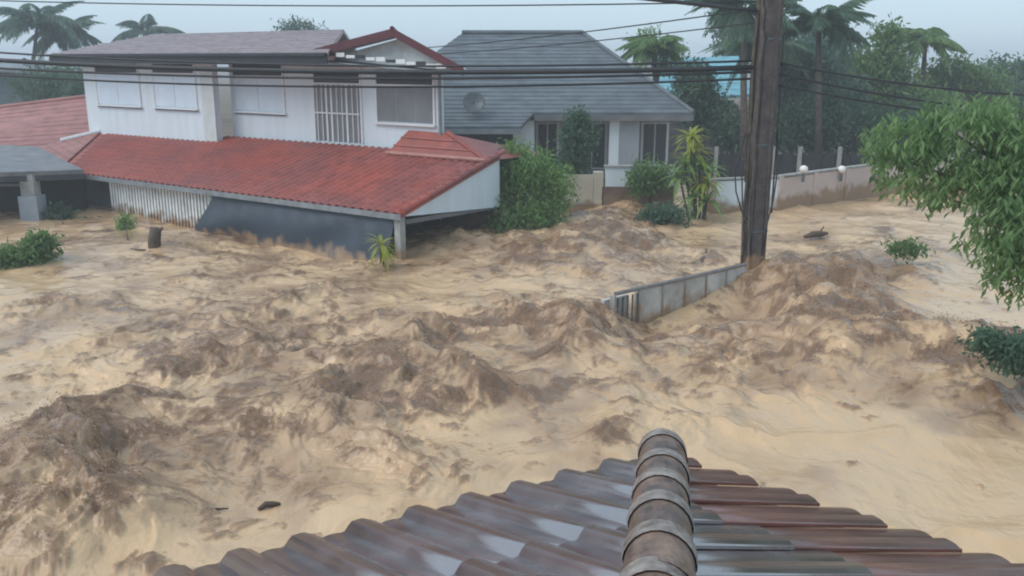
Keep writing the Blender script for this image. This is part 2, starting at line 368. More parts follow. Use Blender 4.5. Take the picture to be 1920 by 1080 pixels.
# spray: drops and gobs of muddy water thrown off the churned crests
rsp = np.random.RandomState(31)
lum = WZ[60:-60:1]; wgt = (A_[60:-60] ** 2.2) * np.clip((silt_shade[60:-60] - .25), 0, 1) * np.clip(WZ[60:-60] + .15, 0, .6) * (yrow[60:-60, None] ** 1.2)
wgt = wgt.ravel(); ids = rsp.choice(wgt.size, 60000, p=wgt / wgt.sum())
bx, by, bz = WX[60:-60].ravel()[ids], WY[60:-60].ravel()[ids], WZ[60:-60].ravel()[ids]
clus = perlin(bx * 1.5, by * 1.5, 120)
k_ = (rsp.rand(len(ids)) < (.25 + 1.2 * clus.clip(0, 1)))
bx, by, bz = bx[k_], by[k_], bz[k_]; nb_s = len(bx)
rad = (.003 + .005 * rsp.rand(nb_s) ** 2) * (.75 + by / 28)
hgt = rsp.exponential(.04, nb_s).clip(0, .26)
ctr = np.stack([bx + rsp.normal(size=nb_s) * .06, by + rsp.normal(size=nb_s) * .06, bz + hgt], -1)
octa = np.array([(1, 0, 0), (-1, 0, 0), (0, 1, 0), (0, -1, 0), (0, 0, 1), (0, 0, -1)], float)
of = np.array([(0, 2, 4), (2, 1, 4), (1, 3, 4), (3, 0, 4), (2, 0, 5), (1, 2, 5), (3, 1, 5), (0, 3, 5)])
stretch_ = np.stack([1 + rsp.rand(nb_s), 1 + rsp.rand(nb_s), .8 + rsp.rand(nb_s)], -1)
SV = (ctr[:, None, :] + octa[None] * rad[:, None, None] * stretch_[:, None, :]).reshape(-1, 3)
SF = (np.arange(nb_s)[:, None, None] * 6 + of[None]).reshape(-1, 3)
me = bpy.data.meshes.new('spray'); me.vertices.add(len(SV)); me.vertices.foreach_set('co', SV.astype(np.float32).ravel())
me.loops.add(SF.size); me.loops.foreach_set('vertex_index', SF.astype(np.int32).ravel())
me.polygons.add(len(SF)); me.polygons.foreach_set('loop_start', np.arange(0, SF.size, 3, dtype=np.int32)); me.polygons.foreach_set('loop_total', np.full(len(SF), 3, np.int32))
me.update(calc_edges=True); me.shade_smooth()
sa_ = me.attributes.new('silt_shade', 'FLOAT', 'POINT'); sa_.data.foreach_set('value', np.repeat((silt_shade[60:-60].ravel()[ids][k_] * .7 - .14), 6).astype(np.float32))
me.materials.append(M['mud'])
spo = bpy.data.objects.new('spray', me); C.objects.link(spo); spo['kind'] = 'stuff'

# ------------------------------------------------------------------ vegetation builders
def leaf_mesh(name, P, D, U, L, Wd, tint, m, off):
    """one folded leaf (two quads along its midrib) per row; P base, D direction, U up"""
    n = len(P); Sd = np.cross(D, U); Sd /= np.linalg.norm(Sd, axis=1, keepdims=True) + 1e-9
    N = np.cross(Sd, D)
    L = L[:, None]; Wd = Wd[:, None]
    tip = P + D * L - N * L * .12
    mid = P + D * L * .5
    a = mid + Sd * Wd * .5 + N * Wd * .12; b = mid - Sd * Wd * .5 + N * Wd * .12
    V = np.stack([P, a, tip, b], 1).reshape(-1, 3) - np.array(off)
    i = np.arange(n) * 4
    F = np.concatenate([np.stack([i, i + 1, i + 2], 1), np.stack([i, i + 2, i + 3], 1)])
    me = bpy.data.meshes.new(name)
    me.vertices.add(len(V)); me.vertices.foreach_set('co', V.astype(np.float32).ravel())
    me.loops.add(F.size); me.loops.foreach_set('vertex_index', F.astype(np.int32).ravel())
    me.polygons.add(len(F)); me.polygons.foreach_set('loop_start', np.arange(0, F.size, 3, dtype=np.int32)); me.polygons.foreach_set('loop_total', np.full(len(F), 3, np.int32))
    me.update(calc_edges=True)
    at_ = me.attributes.new('tint', 'FLOAT', 'POINT'); at_.data.foreach_set('value', np.repeat(tint, 4).astype(np.float32))
    me.materials.append(m)
    return me
def crown_pts(blobs, n, rs, clump=.35):
    """twig centres through the volume of several blobs, then leaves round each twig"""
    vol = np.array([b[1][0] * b[1][1] * b[1][2] for b in blobs]) ** .8; vol /= vol.sum()
    T = []
    for b, k in zip(blobs, np.maximum(1, (vol * n).astype(int))):
        d = rs.normal(size=(k, 3)); d /= np.linalg.norm(d, axis=1, keepdims=True)
        r = rs.rand(k, 1) ** .45
        T.append(np.array(b[0]) + d * r * np.array(b[1]))
    return np.concatenate(T)
def foliage(name, parent, blobs, twigs, per, lsize, m, seed, droop=.3, ratio=.35, spread=None, kind=None):
    rs = np.random.RandomState(seed)
    T = crown_pts(blobs, twigs, rs); k = len(T)
    tt_ = rs.rand(k) * .55
    sp_ = spread or lsize * 1.5
    P = np.repeat(T, per, 0) + rs.normal(size=(k * per, 3)) * sp_ * .5
    D = rs.normal(size=(k * per, 3)); D[:, 2] -= droop * 1.5; D /= np.linalg.norm(D, axis=1, keepdims=True)
    U = rs.normal(size=(k * per, 3)) * .6 + np.array([0, 0, 1.0])
    L = lsize * (.6 + .8 * rs.rand(k * per)); tint = (np.repeat(tt_, per) + rs.rand(k * per) * .45)
    me = leaf_mesh(name, P, D, U, L, L * ratio, tint, m, org(parent))
    o = bpy.data.objects.new(name, me); C.objects.link(o); o.parent = parent
    if kind: o['kind'] = kind
    return o
def limbs(parent, base, blobs, r, seed, m='bark', name='trunk'):
    rd = random.Random(seed); b = MB(); base = Vector(base)
    cen = sum((Vector(q[0]) for q in blobs), Vector()) / len(blobs)
    fork = base.lerp(cen, .45); fork.x = base.x * .7 + cen.x * .3; fork.y = base.y * .7 + cen.y * .3
    b.tube([base, base.lerp(fork, .5) + Vector((rd.uniform(-.1, .1), 0, 0)), fork], [r, r * .8, r * .6], 8)
    for q in blobs:
        e = Vector(q[0]); md = fork.lerp(e, .5) + Vector((0, 0, .15 * (e - fork).length * .5))
        b.tube([fork, md, e], [r * .45, r * .3, r * .1], 6)
        for _ in range(3):
            w = Vector((rd.uniform(-1, 1) * q[1][0], rd.uniform(-1, 1) * q[1][1], rd.uniform(-.5, 1) * q[1][2])) * .75
            b.tube([md.lerp(e, .5), e + w], [r * .15, r * .04], 5)
    return b.build(name, M[m], parent, True)
def tree(name, label, cat, base, blobs, twigs, per, ls, m, seed, r=.16, group=None, droop=.3, ratio=.4, trunk='trunk', spread=None):
    t = thing(name, label, cat, base, group)
    limbs(t, base, blobs, r, seed, name=trunk)
    foliage('crown' if trunk == 'trunk' else 'foliage', t, blobs, twigs, per, ls, M[m], seed, droop, ratio, spread)
    return t
def frond_mesh(name, length, droop, m, seed, leaflets=22, lw=.05, ll=.55):
    """a palm frond along +x, arching down, leaflets on both sides"""
    rd = random.Random(seed); v, f, tn = [], [], []
    def pos(s): return Vector((length * s * (1 - .18 * droop * s), 0, length * (.35 * s - (.35 + droop * .75) * s * s)))
    def quad(p, q, r_, s_, tv):
        k = len(v); v.extend([tuple(p), tuple(q), tuple(r_), tuple(s_)]); f.append((k, k + 1, k + 2, k + 3)); tn.extend([tv] * 4)
    n = 8
    for i in range(n):
        a, b = pos(i / n), pos((i + 1) / n); w = .035 * (1 - .8 * i / n)
        quad(a + Vector((0, -w, 0)), b + Vector((0, -w * .8, 0)), b + Vector((0, w * .8, 0)), a + Vector((0, w, 0)), .5)
    for i in range(leaflets):
        s = .12 + .88 * i / leaflets; p = pos(s); tdir = (pos(min(1, s + .03)) - pos(s - .03)).normalized()
        for sd in (-1, 1):
            L = ll * math.sin(math.pi * min(.95, .25 + .72 * s)) * rd.uniform(.8, 1.15)
            d = (Vector((0, sd, 0)) * .8 + tdir * .6 + Vector((0, 0, -.35 - .3 * rd.random()))).normalized()
            e = p + d * L + Vector((0, 0, -.25 * L)); md = p + d * L * .5
            quad(p, md + tdir * lw, e, md - tdir * lw, rd.random())
    me = bpy.data.meshes.new(name); me.from_pydata(v, [], f)
    a = me.attributes.new('tint', 'FLOAT', 'POINT'); a.data.foreach_set('value', tn); me.materials.append(m)
    return me
def palm(label, base, top, length, m, seed, n=14, group=None, r=.14, ll=.55, lw=.06):
    rd = random.Random(seed); base, top = Vector(base), Vector(top)
    t = thing('palm_tree', label, 'palm tree', base, group)
    md = base.lerp(top, .5) + Vector((rd.uniform(-.2, .2), 0, 0))
    MB().tube([base, md, top], [r * 1.3, r, r * .8], 8).build('trunk', M['bark'], t, True)
    fm = [frond_mesh('frond', length, d, m, seed + i, ll=ll, lw=lw) for i, d in enumerate((.35, .7, 1.1))]
    for i in range(n):
        az = 2 * math.pi * (i + rd.random() * .6) / n * 1.618 * 2; tilt = rd.choice((-.75, -.45, -.2, .05))
        Mx = Matrix.Translation(top) @ Matrix.Rotation(az, 4, 'Z') @ Matrix.Rotation(tilt, 4, 'Y') @ Matrix.Scale(rd.uniform(.8, 1.1), 4)
        link('frond', fm[i % 3], t, Mx)
    return t

def roofgrid(parent, a, b, c, d, rows, m, name='tile_course', h=.03):
    """courses laid across the slope a-b (eave) to d-c (ridge)"""
    for i in range(rows):
        t0, t1 = i / rows, (i + 1.06) / rows
        p0, p1 = a.lerp(d, t0), b.lerp(c, t0); q0, q1 = a.lerp(d, min(1, t1)), b.lerp(c, min(1, t1))
        MB().hexa([p0, p1, q1, q0, p0 + EZ * h, p1 + EZ * h, q1 + EZ * h * .2, q0 + EZ * h * .2]).build(name, m, parent)
M['pinktile'] = mat('faded_red_tile', (.36, .15, .13), .5, .15, 1.5, .1, 20, vary=.12)

# ------------------------------------------------------------------ the white two-storey house
A0 = Vector((-2.84, 23.3, 0)); ea = Vector((-.82, .572, 0)); eb = Vector((.572, .82, 0)); EZ = Vector((0, 0, 1))
def H(L, d, z): return A0 + ea * L + eb * d + EZ * z
def fac(px, py, d):
    """where the sight line of a measured point meets the facade plane d"""
    r = ray(px, py); o = Vector((0, 0, EYE)) - A0
    t = (d - o.dot(eb)) / r.dot(eb); q = o + r * t
    return q.dot(ea), q.z
house = thing('white_house', 'white two storey house with red tiled lean-to roof, cut off by the flood', 'house', H(9, 5, -1.4))
PS = .258                                   # pitch of the lean-to
D1, D2 = 3.5, 4.25                          # facade planes: left block, right bay
TOPZ = 5.3
Lr = fac(822, 180, D2)[0]; Ls = fac(402, 200, D1)[0]; Ll = fac(160, 180, D1)[0]
wl = MB()
wl.obox(H(Ls, D1, -1.4), ea * (Ll - Ls), eb * .25, EZ * (TOPZ + 1.4)).build('wall', M['white'], house)
wr = MB(); back = Vector((-.10, 1, 0))
wr.obox(H(Lr, D2, -1.4), ea * (Ls - Lr - .003), eb * .25, EZ * (TOPZ + 1.4)).build('wall', M['white'], house)
MB().obox(H(Lr, D2, -1.4) + eb * .255, ea * .25, back * 5, EZ * (TOPZ + 1.4)).build('end_wall', M['white'], house)
MB().obox(H(Ll, D1 + .26, -1.4), -ea * .25, eb * 6, EZ * (TOPZ + 1.4)).build('end_wall', M['white'], house)
# greyish beige pilaster where the blocks meet
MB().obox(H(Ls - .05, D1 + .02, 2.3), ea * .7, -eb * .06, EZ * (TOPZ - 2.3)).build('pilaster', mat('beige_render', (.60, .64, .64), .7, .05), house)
def window(p0, p1, ytr, d, kind):
    (L0, z1), (L1, _) = fac(p0[0], p0[1], d), fac(p1[0], p0[1], d); z0 = fac(p1[0], p1[1], d)[1]; zt = fac(.5 * (p0[0] + p1[0]), ytr, d)[1]
    L0, L1 = min(L0, L1), max(L0, L1)
    fr = MB(); w = .07
    for a, b, lo, hi in ((L0 - w, L0, z0, z1 + w), (L1, L1 + w, z0, z1 + w)): fr.obox(H(a, d, lo), ea * (b - a), -eb * .05, EZ * (hi - lo))
    fr.obox(H(L0, d, z1), ea * (L1 - L0), -eb * .05, EZ * w); fr.obox(H(L0, d, zt - .03), ea * (L1 - L0), -eb * .045, EZ * .06)
    f = fr.build('window' if kind != 'gate' else 'door', M['whitetrim'], house)
    MB().obox(H(L0, d - .004, zt), ea * (L1 - L0), -eb * .012, EZ * (z1 - zt)).build('transom', M['dark'], f)
    n = 4
    lv = MB()
    for i in range(n):
        z = zt + (z1 - zt) * (i + .5) / n; lv.obox(H(L0, d - .02, z), ea * (L1 - L0), -eb * .02 - EZ * .03, EZ * .012)
    lv.build('louvre', M['fasciag'], f)
    if kind == 'shutter':
        for k in range(2):
            a = L0 + (L1 - L0) * k / 2 + .012; b = L0 + (L1 - L0) * (k + 1) / 2 - .012
            MB().obox(H(a, d - .004, z0 + .05), ea * (b - a), -eb * .03, EZ * (zt - z0 - .09)).build('shutter', M['shutter'], f)
        MB().obox(H(L0 - .12, d, z0 - .05), ea * (L1 - L0 + .24), -eb * .12, EZ * .05).build('sill', M['whitetrim'], f)
        MB().obox(H(L0 - .02, d - .002, z0 - .085), ea * (L1 - L0 + .04), -eb * .07, EZ * .03).build('sill_drip', M['fasciag'], f)
    elif kind == 'gate':
        MB().obox(H(L0, d - .004, z0), ea * (L1 - L0), -eb * .012, EZ * (zt - z0)).build('door_panel', M['glassgrey'], f)
        nb = 9
        for i in range(nb):
            L = L0 + (L1 - L0) * (i + .5) / nb
            MB().obox(H(L - .022, d - .02, z0), ea * (.075 if i in (2, 5, 6) else .035), -eb * .03, EZ * (zt - z0)).build('bar', M['whitetrim'], f)
        MB().obox(H(L0 + .02, d - .053, z0 + .9), ea * (L1 - L0 - .04), -eb * .02, EZ * .05).build('rail', M['whitetrim'], f)
    else:
        for k in range(3):
            a = L0 + (L1 - L0) * k / 3 + .015; b = L0 + (L1 - L0) * (k + 1) / 3 - .015
            MB().obox(H(a, d - .004, z0 + .03), ea * (b - a), -eb * .014, EZ * (zt - z0 - .06)).build('pane', M['glassgrey'], f)
        MB().obox(H(L0 - .1, d, z0 - .06), ea * (L1 - L0 + .2), -eb * .12, EZ * .06).build('sill', M['whitetrim'], f)
window((177, 112), (256, 199), 137, D1, 'shutter')
window((285, 112), (362, 204), 138, D1, 'shutter')
window((436, 115), (528, 212), 143, D2, 'shutter')
window((588, 129), (674, 268), 157, D2, 'gate')
window((706, 135), (812, 234), 160, D2, 'panel')
# lower front wall far inside the lean-to
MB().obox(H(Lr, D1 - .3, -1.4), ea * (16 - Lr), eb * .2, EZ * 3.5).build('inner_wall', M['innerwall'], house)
# lean-to deck with its tiles
LE, LT = 16.2, 19.4
def lean_z(d): return 1.42 + PS * d
deck = MB().slab([H(-.12, -.15, lean_z(-.15) - .09), H(-.12, 4.2, lean_z(4.2) - .09), H(LT, 3.5, lean_z(3.5) - .09), H(LE, -.15, lean_z(-.15) - .09)], (0, 0, -.07)).build('lean_to_roof', M['redtile'], house)
def wave_tile(w, l, m, amp, name, segs=8, th=.018):
    b = MB(); top, bot = [], []
    for i in range(segs + 1):
        x = i / segs; z = amp * math.sin(math.pi * min(1, x / .62)) ** .9 if x < .62 else -amp * .25 * math.sin(math.pi * (x - .62) / .38)
        top.append((x * w, z))
    n = segs + 1
    vs = [(x, 0, z + th) for x, z in top] + [(x, l, z + th * .2) for x, z in top] + [(x, 0, z) for x, z in top]
    fs = [(i, i + 1, n + i + 1, n + i) for i in range(segs)] + [(2 * n + i, 2 * n + i + 1, i + 1, i) for i in range(segs)]
    b.add(vs, fs); return b.mesh(name, m, smooth=False)
TW, TL = .30, .34
nL, nD = int((LE + 3) / TW), int(4.3 / TL)
tm = wave_tile(TW * 1.02, TL * 1.12, M['redtile'], .045, 'roof_tile', 6)
sl = math.sqrt(1 + PS * PS); up = (eb + EZ * PS).normalized(); nn = (-ea).cross(up)
cells = []
for j in range(nD + 1):
    for i in range(nL):
        d = -.2 + j * TL / sl; L = -.12 + i * TW
        lim = LE + (LT - LE) * max(0, d) / 3.5
        dm = (4.2 if L < Ls else 3.5)
        if d > dm - .1 or L + TW > lim: continue
        cells.append((L, d))
cells.sort(key=lambda q: q[0])
def tile_M(L, d): return frame(H(L + TW, d, lean_z(d) - .07 + .012), -ea, up, nn)
for L, d in cells[:290]: link('roof_tile', tm, deck, tile_M(L, d))
rest = MB(); tv = [v.co.copy() for v in tm.vertices]; tf = [tuple(p.vertices) for p in tm.polygons]
for L, d in cells[290:]:
    Mx = tile_M(L, d); rest.add([Mx @ v for v in tv], tf)
rest.build('roof_tiles', M['redtile'], deck, kind='stuff')
MB().obox(H(-.16, -.24, lean_z(-.2) - .20), ea * (LE + .1), -eb * .03, EZ * .15).build('fascia_board', M['gutter'], house)
# barge tiles along the right rake, white gable panel under it
bt = MB()
rk = [H(-.14, -.2 + .35 * i, lean_z(-.2 + .35 * i)) for i in range(14)]
for i in range(13):
    MB().tube([rk[i] + EZ * .03, rk[i + 1] + EZ * .012], [.085, .075], 8).build('rake_tile', M['redtile'], deck)
MB().slab([H(-.05, -.02, lean_z(0) - .17), H(-.05, 4.25, lean_z(4.25) - .17), H(-.05, 4.25, .92), H(-.05, .05, 1.22)], ea * .1).build('gable_panel', M['white'], house)
MB().obox(H(-.04, -.16, -1.4), ea * .2, eb * .2, EZ * 2.6).build('corner_post', M['concrete'], house)
MB().obox(H(7.7, -.1, -1.4), ea * .16, eb * .16, EZ * 2.6).build('corner_post', M['concrete'], house)
MB().obox(H(-.02, .1, 1.0), ea * .1, eb * 4.1 - EZ * .12, EZ * .12).build('side_beam', M['innerwall'], house)
MB().obox(H(.1, 4.26, -1.4), ea * 2.2, eb * .2, EZ * 3.7).build('inner_wall', M['brownwall'], house)
h0, h1, h2 = H(LT, 3.5, lean_z(3.5) - .04), H(LE - .02, -.2, lean_z(-.2) - .05), atd(52, 281, 35.5)
hipl = MB().slab([h0, h1, h2], (0, 0, -.08)).build('lean_to_hip', M['pinktile'], house)
roofgrid(hipl, h2 + EZ * .01, h1 + EZ * .01, h0 + EZ * .01, h0.lerp(h2, .02) + EZ * .01, 8, M['pinktile'])
MB().tube([h0 + EZ * .05, h0.lerp(h2, .55) + EZ * .05], .09, 8).build('flashing', M['whitetrim'], hipl)
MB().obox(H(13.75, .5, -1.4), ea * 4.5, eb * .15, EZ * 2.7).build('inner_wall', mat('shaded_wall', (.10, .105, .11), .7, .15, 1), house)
# small hipped roof piece against the bay, above the lean-to
r0L, _ = fac(722, 274, 3.5); rt0, zt0 = fac(765, 244, 4.2); rt1, zt1 = fac(838, 250, 4.2)
sr = MB()
p = [H(r0L, 3.55, lean_z(3.55)), H(-.1, 3.55, lean_z(3.55)), H(rt1, 4.23, zt1), H(rt0, 4.23, zt0), H(-.35, 6.2, 2.35)]
sr.add(p, [(0, 1, 2, 3), (1, 4, 2)])
sp_roof = sr.build('side_roof', M['redtile'], house)
MB().tube([p[1] + EZ * .03, p[2] + EZ * .03], .07, 8).build('hip_tile', M['redtile'], sp_roof)
MB().tube([p[0] + EZ * .03, p[1] + EZ * .03], .06, 8).build('ridge_tile', mat('pale_ridge', (.46, .22, .18), .5, .15), sp_roof)
for k in range(1, 3):
    t_ = k / 3; a_, b_ = p[0].lerp(p[3], t_), p[1].lerp(p[2], t_)
    MB().tube([a_ + EZ * .02, b_ + EZ * .02], .03, 6).build('tile_course', M['redtile'], sp_roof)
# upper roof: long slope on the left, cross gable on the right
EAVE = 5.38
g0, g1, ga = 6.5, .45, 3.04
dE, dR = 2.75, 7.6; RZ = 6.25
kb = (dR - dE) / back.dot(eb); Lk = g0 - 1.2 + kb * back.dot(ea)
slope = MB().slab([H(g0 - 1.2, dE, EAVE), H(Ll + .9, dE, EAVE), H(Ll + .9, dR, RZ), H(Lk, dR, RZ)], (0, 0, -.12)).build('upper_roof', M['uproof'], house)
MB().slab([H(Lk, dR + .01, RZ), H(Ll + .9, dR + .01, RZ), H(Ll + .9, 12, EAVE), H(Lk + 3.5, 12, EAVE)], (0, 0, -.12)).build('upper_roof', M['uproof'], house)
nc_ = 13
for i in range(nc_):
    t_ = (i + .15) / nc_; d = dE + (dR - dE) * t_; z = EAVE + (RZ - EAVE) * t_
    Lq = g0 - 1.2 + (Lk - g0 + 1.2) * t_
    MB().obox(H(Lq, d, z + .003), ea * (Ll + .9 - Lq), eb * .06 + EZ * .01, EZ * .03).build('tile_course', M['uproof'], slope)
MB().obox(H(g0 - 1.2, dE - .03, EAVE - .34), ea * (Ll + 2.1 - g0), -eb * .04, EZ * .32).build('fascia_board', M['fasciag'], house)
MB().obox(H(g0 - 1.2, dE - .075, EAVE - .10), ea * (Ll + 2.1 - g0), -eb * .10, EZ * .09).build('gutter', M['fasciag'], house)
MB().obox(H(g0 - 1.2, dE, EAVE - .37), ea * (Ll + 2.1 - g0), eb * .85, EZ * .03).build('soffit', M['wallgrey'], house)
gz0, gzA, gz1 = 5.44, 6.02, 4.93
gd = 3.25; gback = 9
gl = MB().slab([H(g0, gd, gz0), H(ga, gd, gzA), H(ga, gd, gzA) + back * 6, H(g0, gd, gz0) + back * 6], (0, 0, -.1)).build('gable_roof', M['redtile'], house)
MB().slab([H(ga - .002, gd, gzA), H(g1, gd, gz1), H(g1, gd, gz1) + back * 6, H(ga - .002, gd, gzA) + back * 6], (0, 0, -.1)).build('gable_roof', M['redtile'], house)
MB().obox(H(g0, gd - .02, gz0 - .2), H(ga, gd - .02, gzA) - H(g0, gd - .02, gz0), -eb * .04, EZ * .24).build('barge_board', M['fascia'], house)
MB().obox(H(ga - .003, gd - .02, gzA - .2), H(g1, gd - .02, gz1) - H(ga, gd - .02, gzA), -eb * .04, EZ * .24).build('barge_board', M['fascia'], house)
MB().tube([H(ga, gd - .08, gzA + .04), H(ga, gd, gzA + .04) + back * 6], .07, 8).build('ridge_tile', M['fascia'], house)
MB().slab([H(g0 - .5, gd + .45, gz0 - .18), H(ga, gd + .45, gzA - .2), H(g1 + .3, gd + .45, gz1 - .02), H(g1 + .3, gd + .45, gz1 - .10), H(g0 - .5, gd + .45, gz0 - .28)], eb * .06).build('gable_panel', mat('pale_gable', (.58, .62, .62), .6, .12, 2), house)
nb_ = 12
for i in range(nb_):
    t_ = i / nb_; L, z = fac(612 + 225 * t_, 101 + 25 * t_, gd)
    MB().obox(H(L, gd + .0, z - .06), -ea * .36, -eb * .02, EZ * (.09 + .04 * (i % 2))).build('trim_board', M['whitetrim'] if i % 3 else M['fasciag'], house)
MB().slab([H(g0 - .3, gd + .05, gz0 - .34), H(g1 + .5, gd + .05, gz1 - .16), H(g1 + 1.6, D2 - .02, gz1 - .10), H(g0 - .3, D2 - .02, gz0 - .30)], (0, 0, .03)).build('soffit', M['wallgrey'], house)
MB().tube([H(Lr - .10, D2 - .06, 2.6), H(Lr - .10, D2 - .06, 4.85)], .055, 8).build('downpipe', M['gutter'], house)

# dark blue tarpaulin across the front of the lean-to, bellied by the water
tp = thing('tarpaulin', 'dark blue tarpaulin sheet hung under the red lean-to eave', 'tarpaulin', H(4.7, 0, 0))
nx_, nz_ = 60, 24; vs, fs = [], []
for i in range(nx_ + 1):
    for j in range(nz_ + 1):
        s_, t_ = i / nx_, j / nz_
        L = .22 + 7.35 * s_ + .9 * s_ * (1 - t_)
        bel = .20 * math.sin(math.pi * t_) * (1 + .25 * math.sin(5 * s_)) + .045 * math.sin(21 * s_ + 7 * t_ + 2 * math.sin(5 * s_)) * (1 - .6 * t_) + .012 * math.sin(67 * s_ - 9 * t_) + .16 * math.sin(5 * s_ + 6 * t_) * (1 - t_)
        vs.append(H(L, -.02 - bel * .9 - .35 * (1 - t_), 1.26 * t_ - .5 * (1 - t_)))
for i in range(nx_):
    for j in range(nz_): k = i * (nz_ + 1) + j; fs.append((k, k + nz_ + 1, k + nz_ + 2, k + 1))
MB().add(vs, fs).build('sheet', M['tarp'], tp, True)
MB().tube([H(.1, -.06, 1.265), H(7.7, -.06, 1.265)], .03, 8).build('top_rail', M['gutter'], tp)
for L in (.25, 2.6, 5.0, 7.4): MB().tube([H(L, -.06, 1.285), H(L, -.1, 1.2)], .02, 6).build('tie', M['cable'], tp)

# white vertical slat gate left of the tarpaulin
gt = thing('slat_gate', 'white gate of upright slats left of the dark blue tarpaulin', 'gate', H(10.5, .2, -1.0))
Lg0, Lg1 = 7.95, 13.6
ns = 34
for i in range(ns):
    L = Lg0 + (Lg1 - Lg0) * i / ns
    zb = -.3 if i > 1 else -.9
    me = MB().obox(H(L, .12, zb), ea * .10, eb * (.03 if i % 2 else .06), EZ * (1.28 - zb)).build('slat', M['slat'], gt)
MB().obox(H(Lg0, .20, 1.2), ea * (Lg1 - Lg0), eb * .04, EZ * .08).build('rail', M['slat'], gt)
MB().obox(H(Lg0, .20, .1), ea * (Lg1 - Lg0), eb * .04, EZ * .08).build('rail', M['slat'], gt)
MB().obox(H(Lg0 - .1, .17, -1.3), ea * .09, eb * .09, EZ * 2.7).build('post', M['slat'], gt)

# ------------------------------------------------------------------ neighbours on the left
nb = thing('red_roofed_house', 'pinkish red roofed house behind the left end of the white house', 'house', (-24, 45, -1.2))
a, b = atd(-160, 296, 39), atd(215, 285, 39); c, d = atd(166, 182, 44), atd(-160, 222, 44)
rf = MB().slab([a, b, c, d], (0, 0, -.1)).build('roof', M['pinktile'], nb)
roofgrid(rf, a + EZ * .005, b + EZ * .005, c + EZ * .005, d + EZ * .005, 12, M['pinktile'])
MB().tube([b + EZ * .04, c + EZ * .04], .09, 8).build('barge_tile', M['fasciag'], rf)
MB().tube([d + EZ * .04, c + EZ * .04], .10, 8).build('ridge_tile', M['pinktile'], rf)
MB().box(a.x, b.x - 2.5, 40, 44, -1.4, a.z - .3).build('wall', M['wallgrey'], nb)
# dark carport roof nearer, on a pale pillar
cpz = .95
ct = thing('carport', 'open carport with grey roof tip and pale pillar at the left edge', 'carport', (-17, 27, -1.4))
tip = atd(156, 318, 30.5); e0 = atd(-200, 330, 27); e1 = atd(-200, 262, 33); e2 = atd(70, 275, 33.0)
MB().slab([e0, tip, e2, e1], (0, 0, -.14)).build('roof', mat('dark_grey_sheet', (.20, .20, .21), .5, .15, 2), ct)
MB().obox(e0 - EZ * .32, tip - e0, Vector((0, .05, 0)), EZ * .17).build('fascia_board', M['dark'], ct)
pb = atd(66, 420, 30.0)
MB().box(pb.x - .22, pb.x + .22, pb.y - .22, pb.y + .22, -1.4, tip.z - .03).build('pillar', M['concrete'], ct)
MB().box(pb.x - .3, pb.x + .3, pb.y - .3, pb.y + .3, -1.4, .85).build('pillar_base', M['wallgrey'], ct)
MB().box(-26, pb.x + 1.0, pb.y + 1.5, pb.y + 1.7, -1.4, 1.5).build('back_wall', mat('interior_shade_wall', (.02, .021, .022), .7, .1), ct)  # near-black colour stands in for the shade inside the carport
MB().box(-26, pb.x - .4, pb.y + 1.2, pb.y + 1.26, .98, 1.06).build('rail', M['gutter'], ct)
# long dark-roofed building far left behind
db = thing('grey_shed', 'long grey building with pale roof edge far behind at the left', 'building', (-36, 62, 0))
q = [atd(-200, 118, 60), atd(130, 130, 60)]
MB().box(q[0].x, q[1].x, 60, 66, 0, q[0].z - .35).build('wall', mat('shed_wall', (.13, .16, .17), .7, .15), db)
MB().slab([Vector((q[0].x - .5, 59.3, q[0].z + .3)), Vector((q[1].x + .6, 59.3, q[1].z - .2)), Vector((q[1].x + .6, 66.5, q[1].z + .1)), Vector((q[0].x - .5, 66.5, q[0].z + .6))], (0, 0, -.2)).build('roof', M['gutter'], db)

# ------------------------------------------------------------------ grey hipped house in the middle
gh = thing('grey_house', 'single storey grey house with hipped grey tiled roof', 'house', (1.2, 43, 0))
ry, ez, rz = 43.2, 3.05, 6.30
xl, xr = -6.5, 7.35; ey = 37.3
rl, rr = -2.3, 3.25
kk = (rz - ez) / (ry - ey)
roof = MB()
fl, fr_ = Vector((xl, ey - .9, ez - .9 * kk)), Vector((.35, ey - .9, ez - .9 * kk))
roof.slab([Vector((xl, ey, ez)), Vector((xr, ey, ez)), Vector((rr, ry, rz)), Vector((rl, ry, rz))], (0, 0, -.1))
roof.slab([Vector((xr, ey + .01, ez)), Vector((xr, 49, ez)), Vector((rr + .01, ry, rz))], (0, 0, -.1))
roof.slab([Vector((xl, 49, ez)), Vector((xl, ey + .01, ez)), Vector((rl - .01, ry, rz))], (0, 0, -.1))
roof.slab([Vector((xr, 49, ez)), Vector((xl, 49, ez)), Vector((rl, ry + .01, rz)), Vector((rr, ry + .01, rz))], (0, 0, -.1))
ro = roof.build('roof', M['greyroof'], gh)
roofgrid(ro, Vector((xl, ey, ez + .004)), Vector((xr, ey, ez + .004)), Vector((rr, ry, rz + .004)), Vector((rl, ry, rz + .004)), 21, M['greyroof'], h=.035)
roofgrid(ro, fl + EZ * .004, fr_ + EZ * .004, Vector((.35 + .5, ey - .01, ez)), Vector((xl, ey - .01, ez)), 4, M['greyroof'], h=.035)
MB().slab([fl - EZ * .004, fr_ - EZ * .004, Vector((.85, ey - .01, ez - .01)), Vector((xl, ey - .01, ez - .01))], (0, 0, -.08)).build('porch_roof', M['greyroof'], gh)
MB().tube([Vector((rl, ry, rz + .06)), Vector((rr, ry, rz + .06))], .11, 8).build('ridge_tile', M['greyroof'], ro)
MB().tube([Vector((rr, ry, rz + .06)), Vector((xr, ey, ez + .06))], .09, 8).build('hip_tile', M['greyroof'], ro)
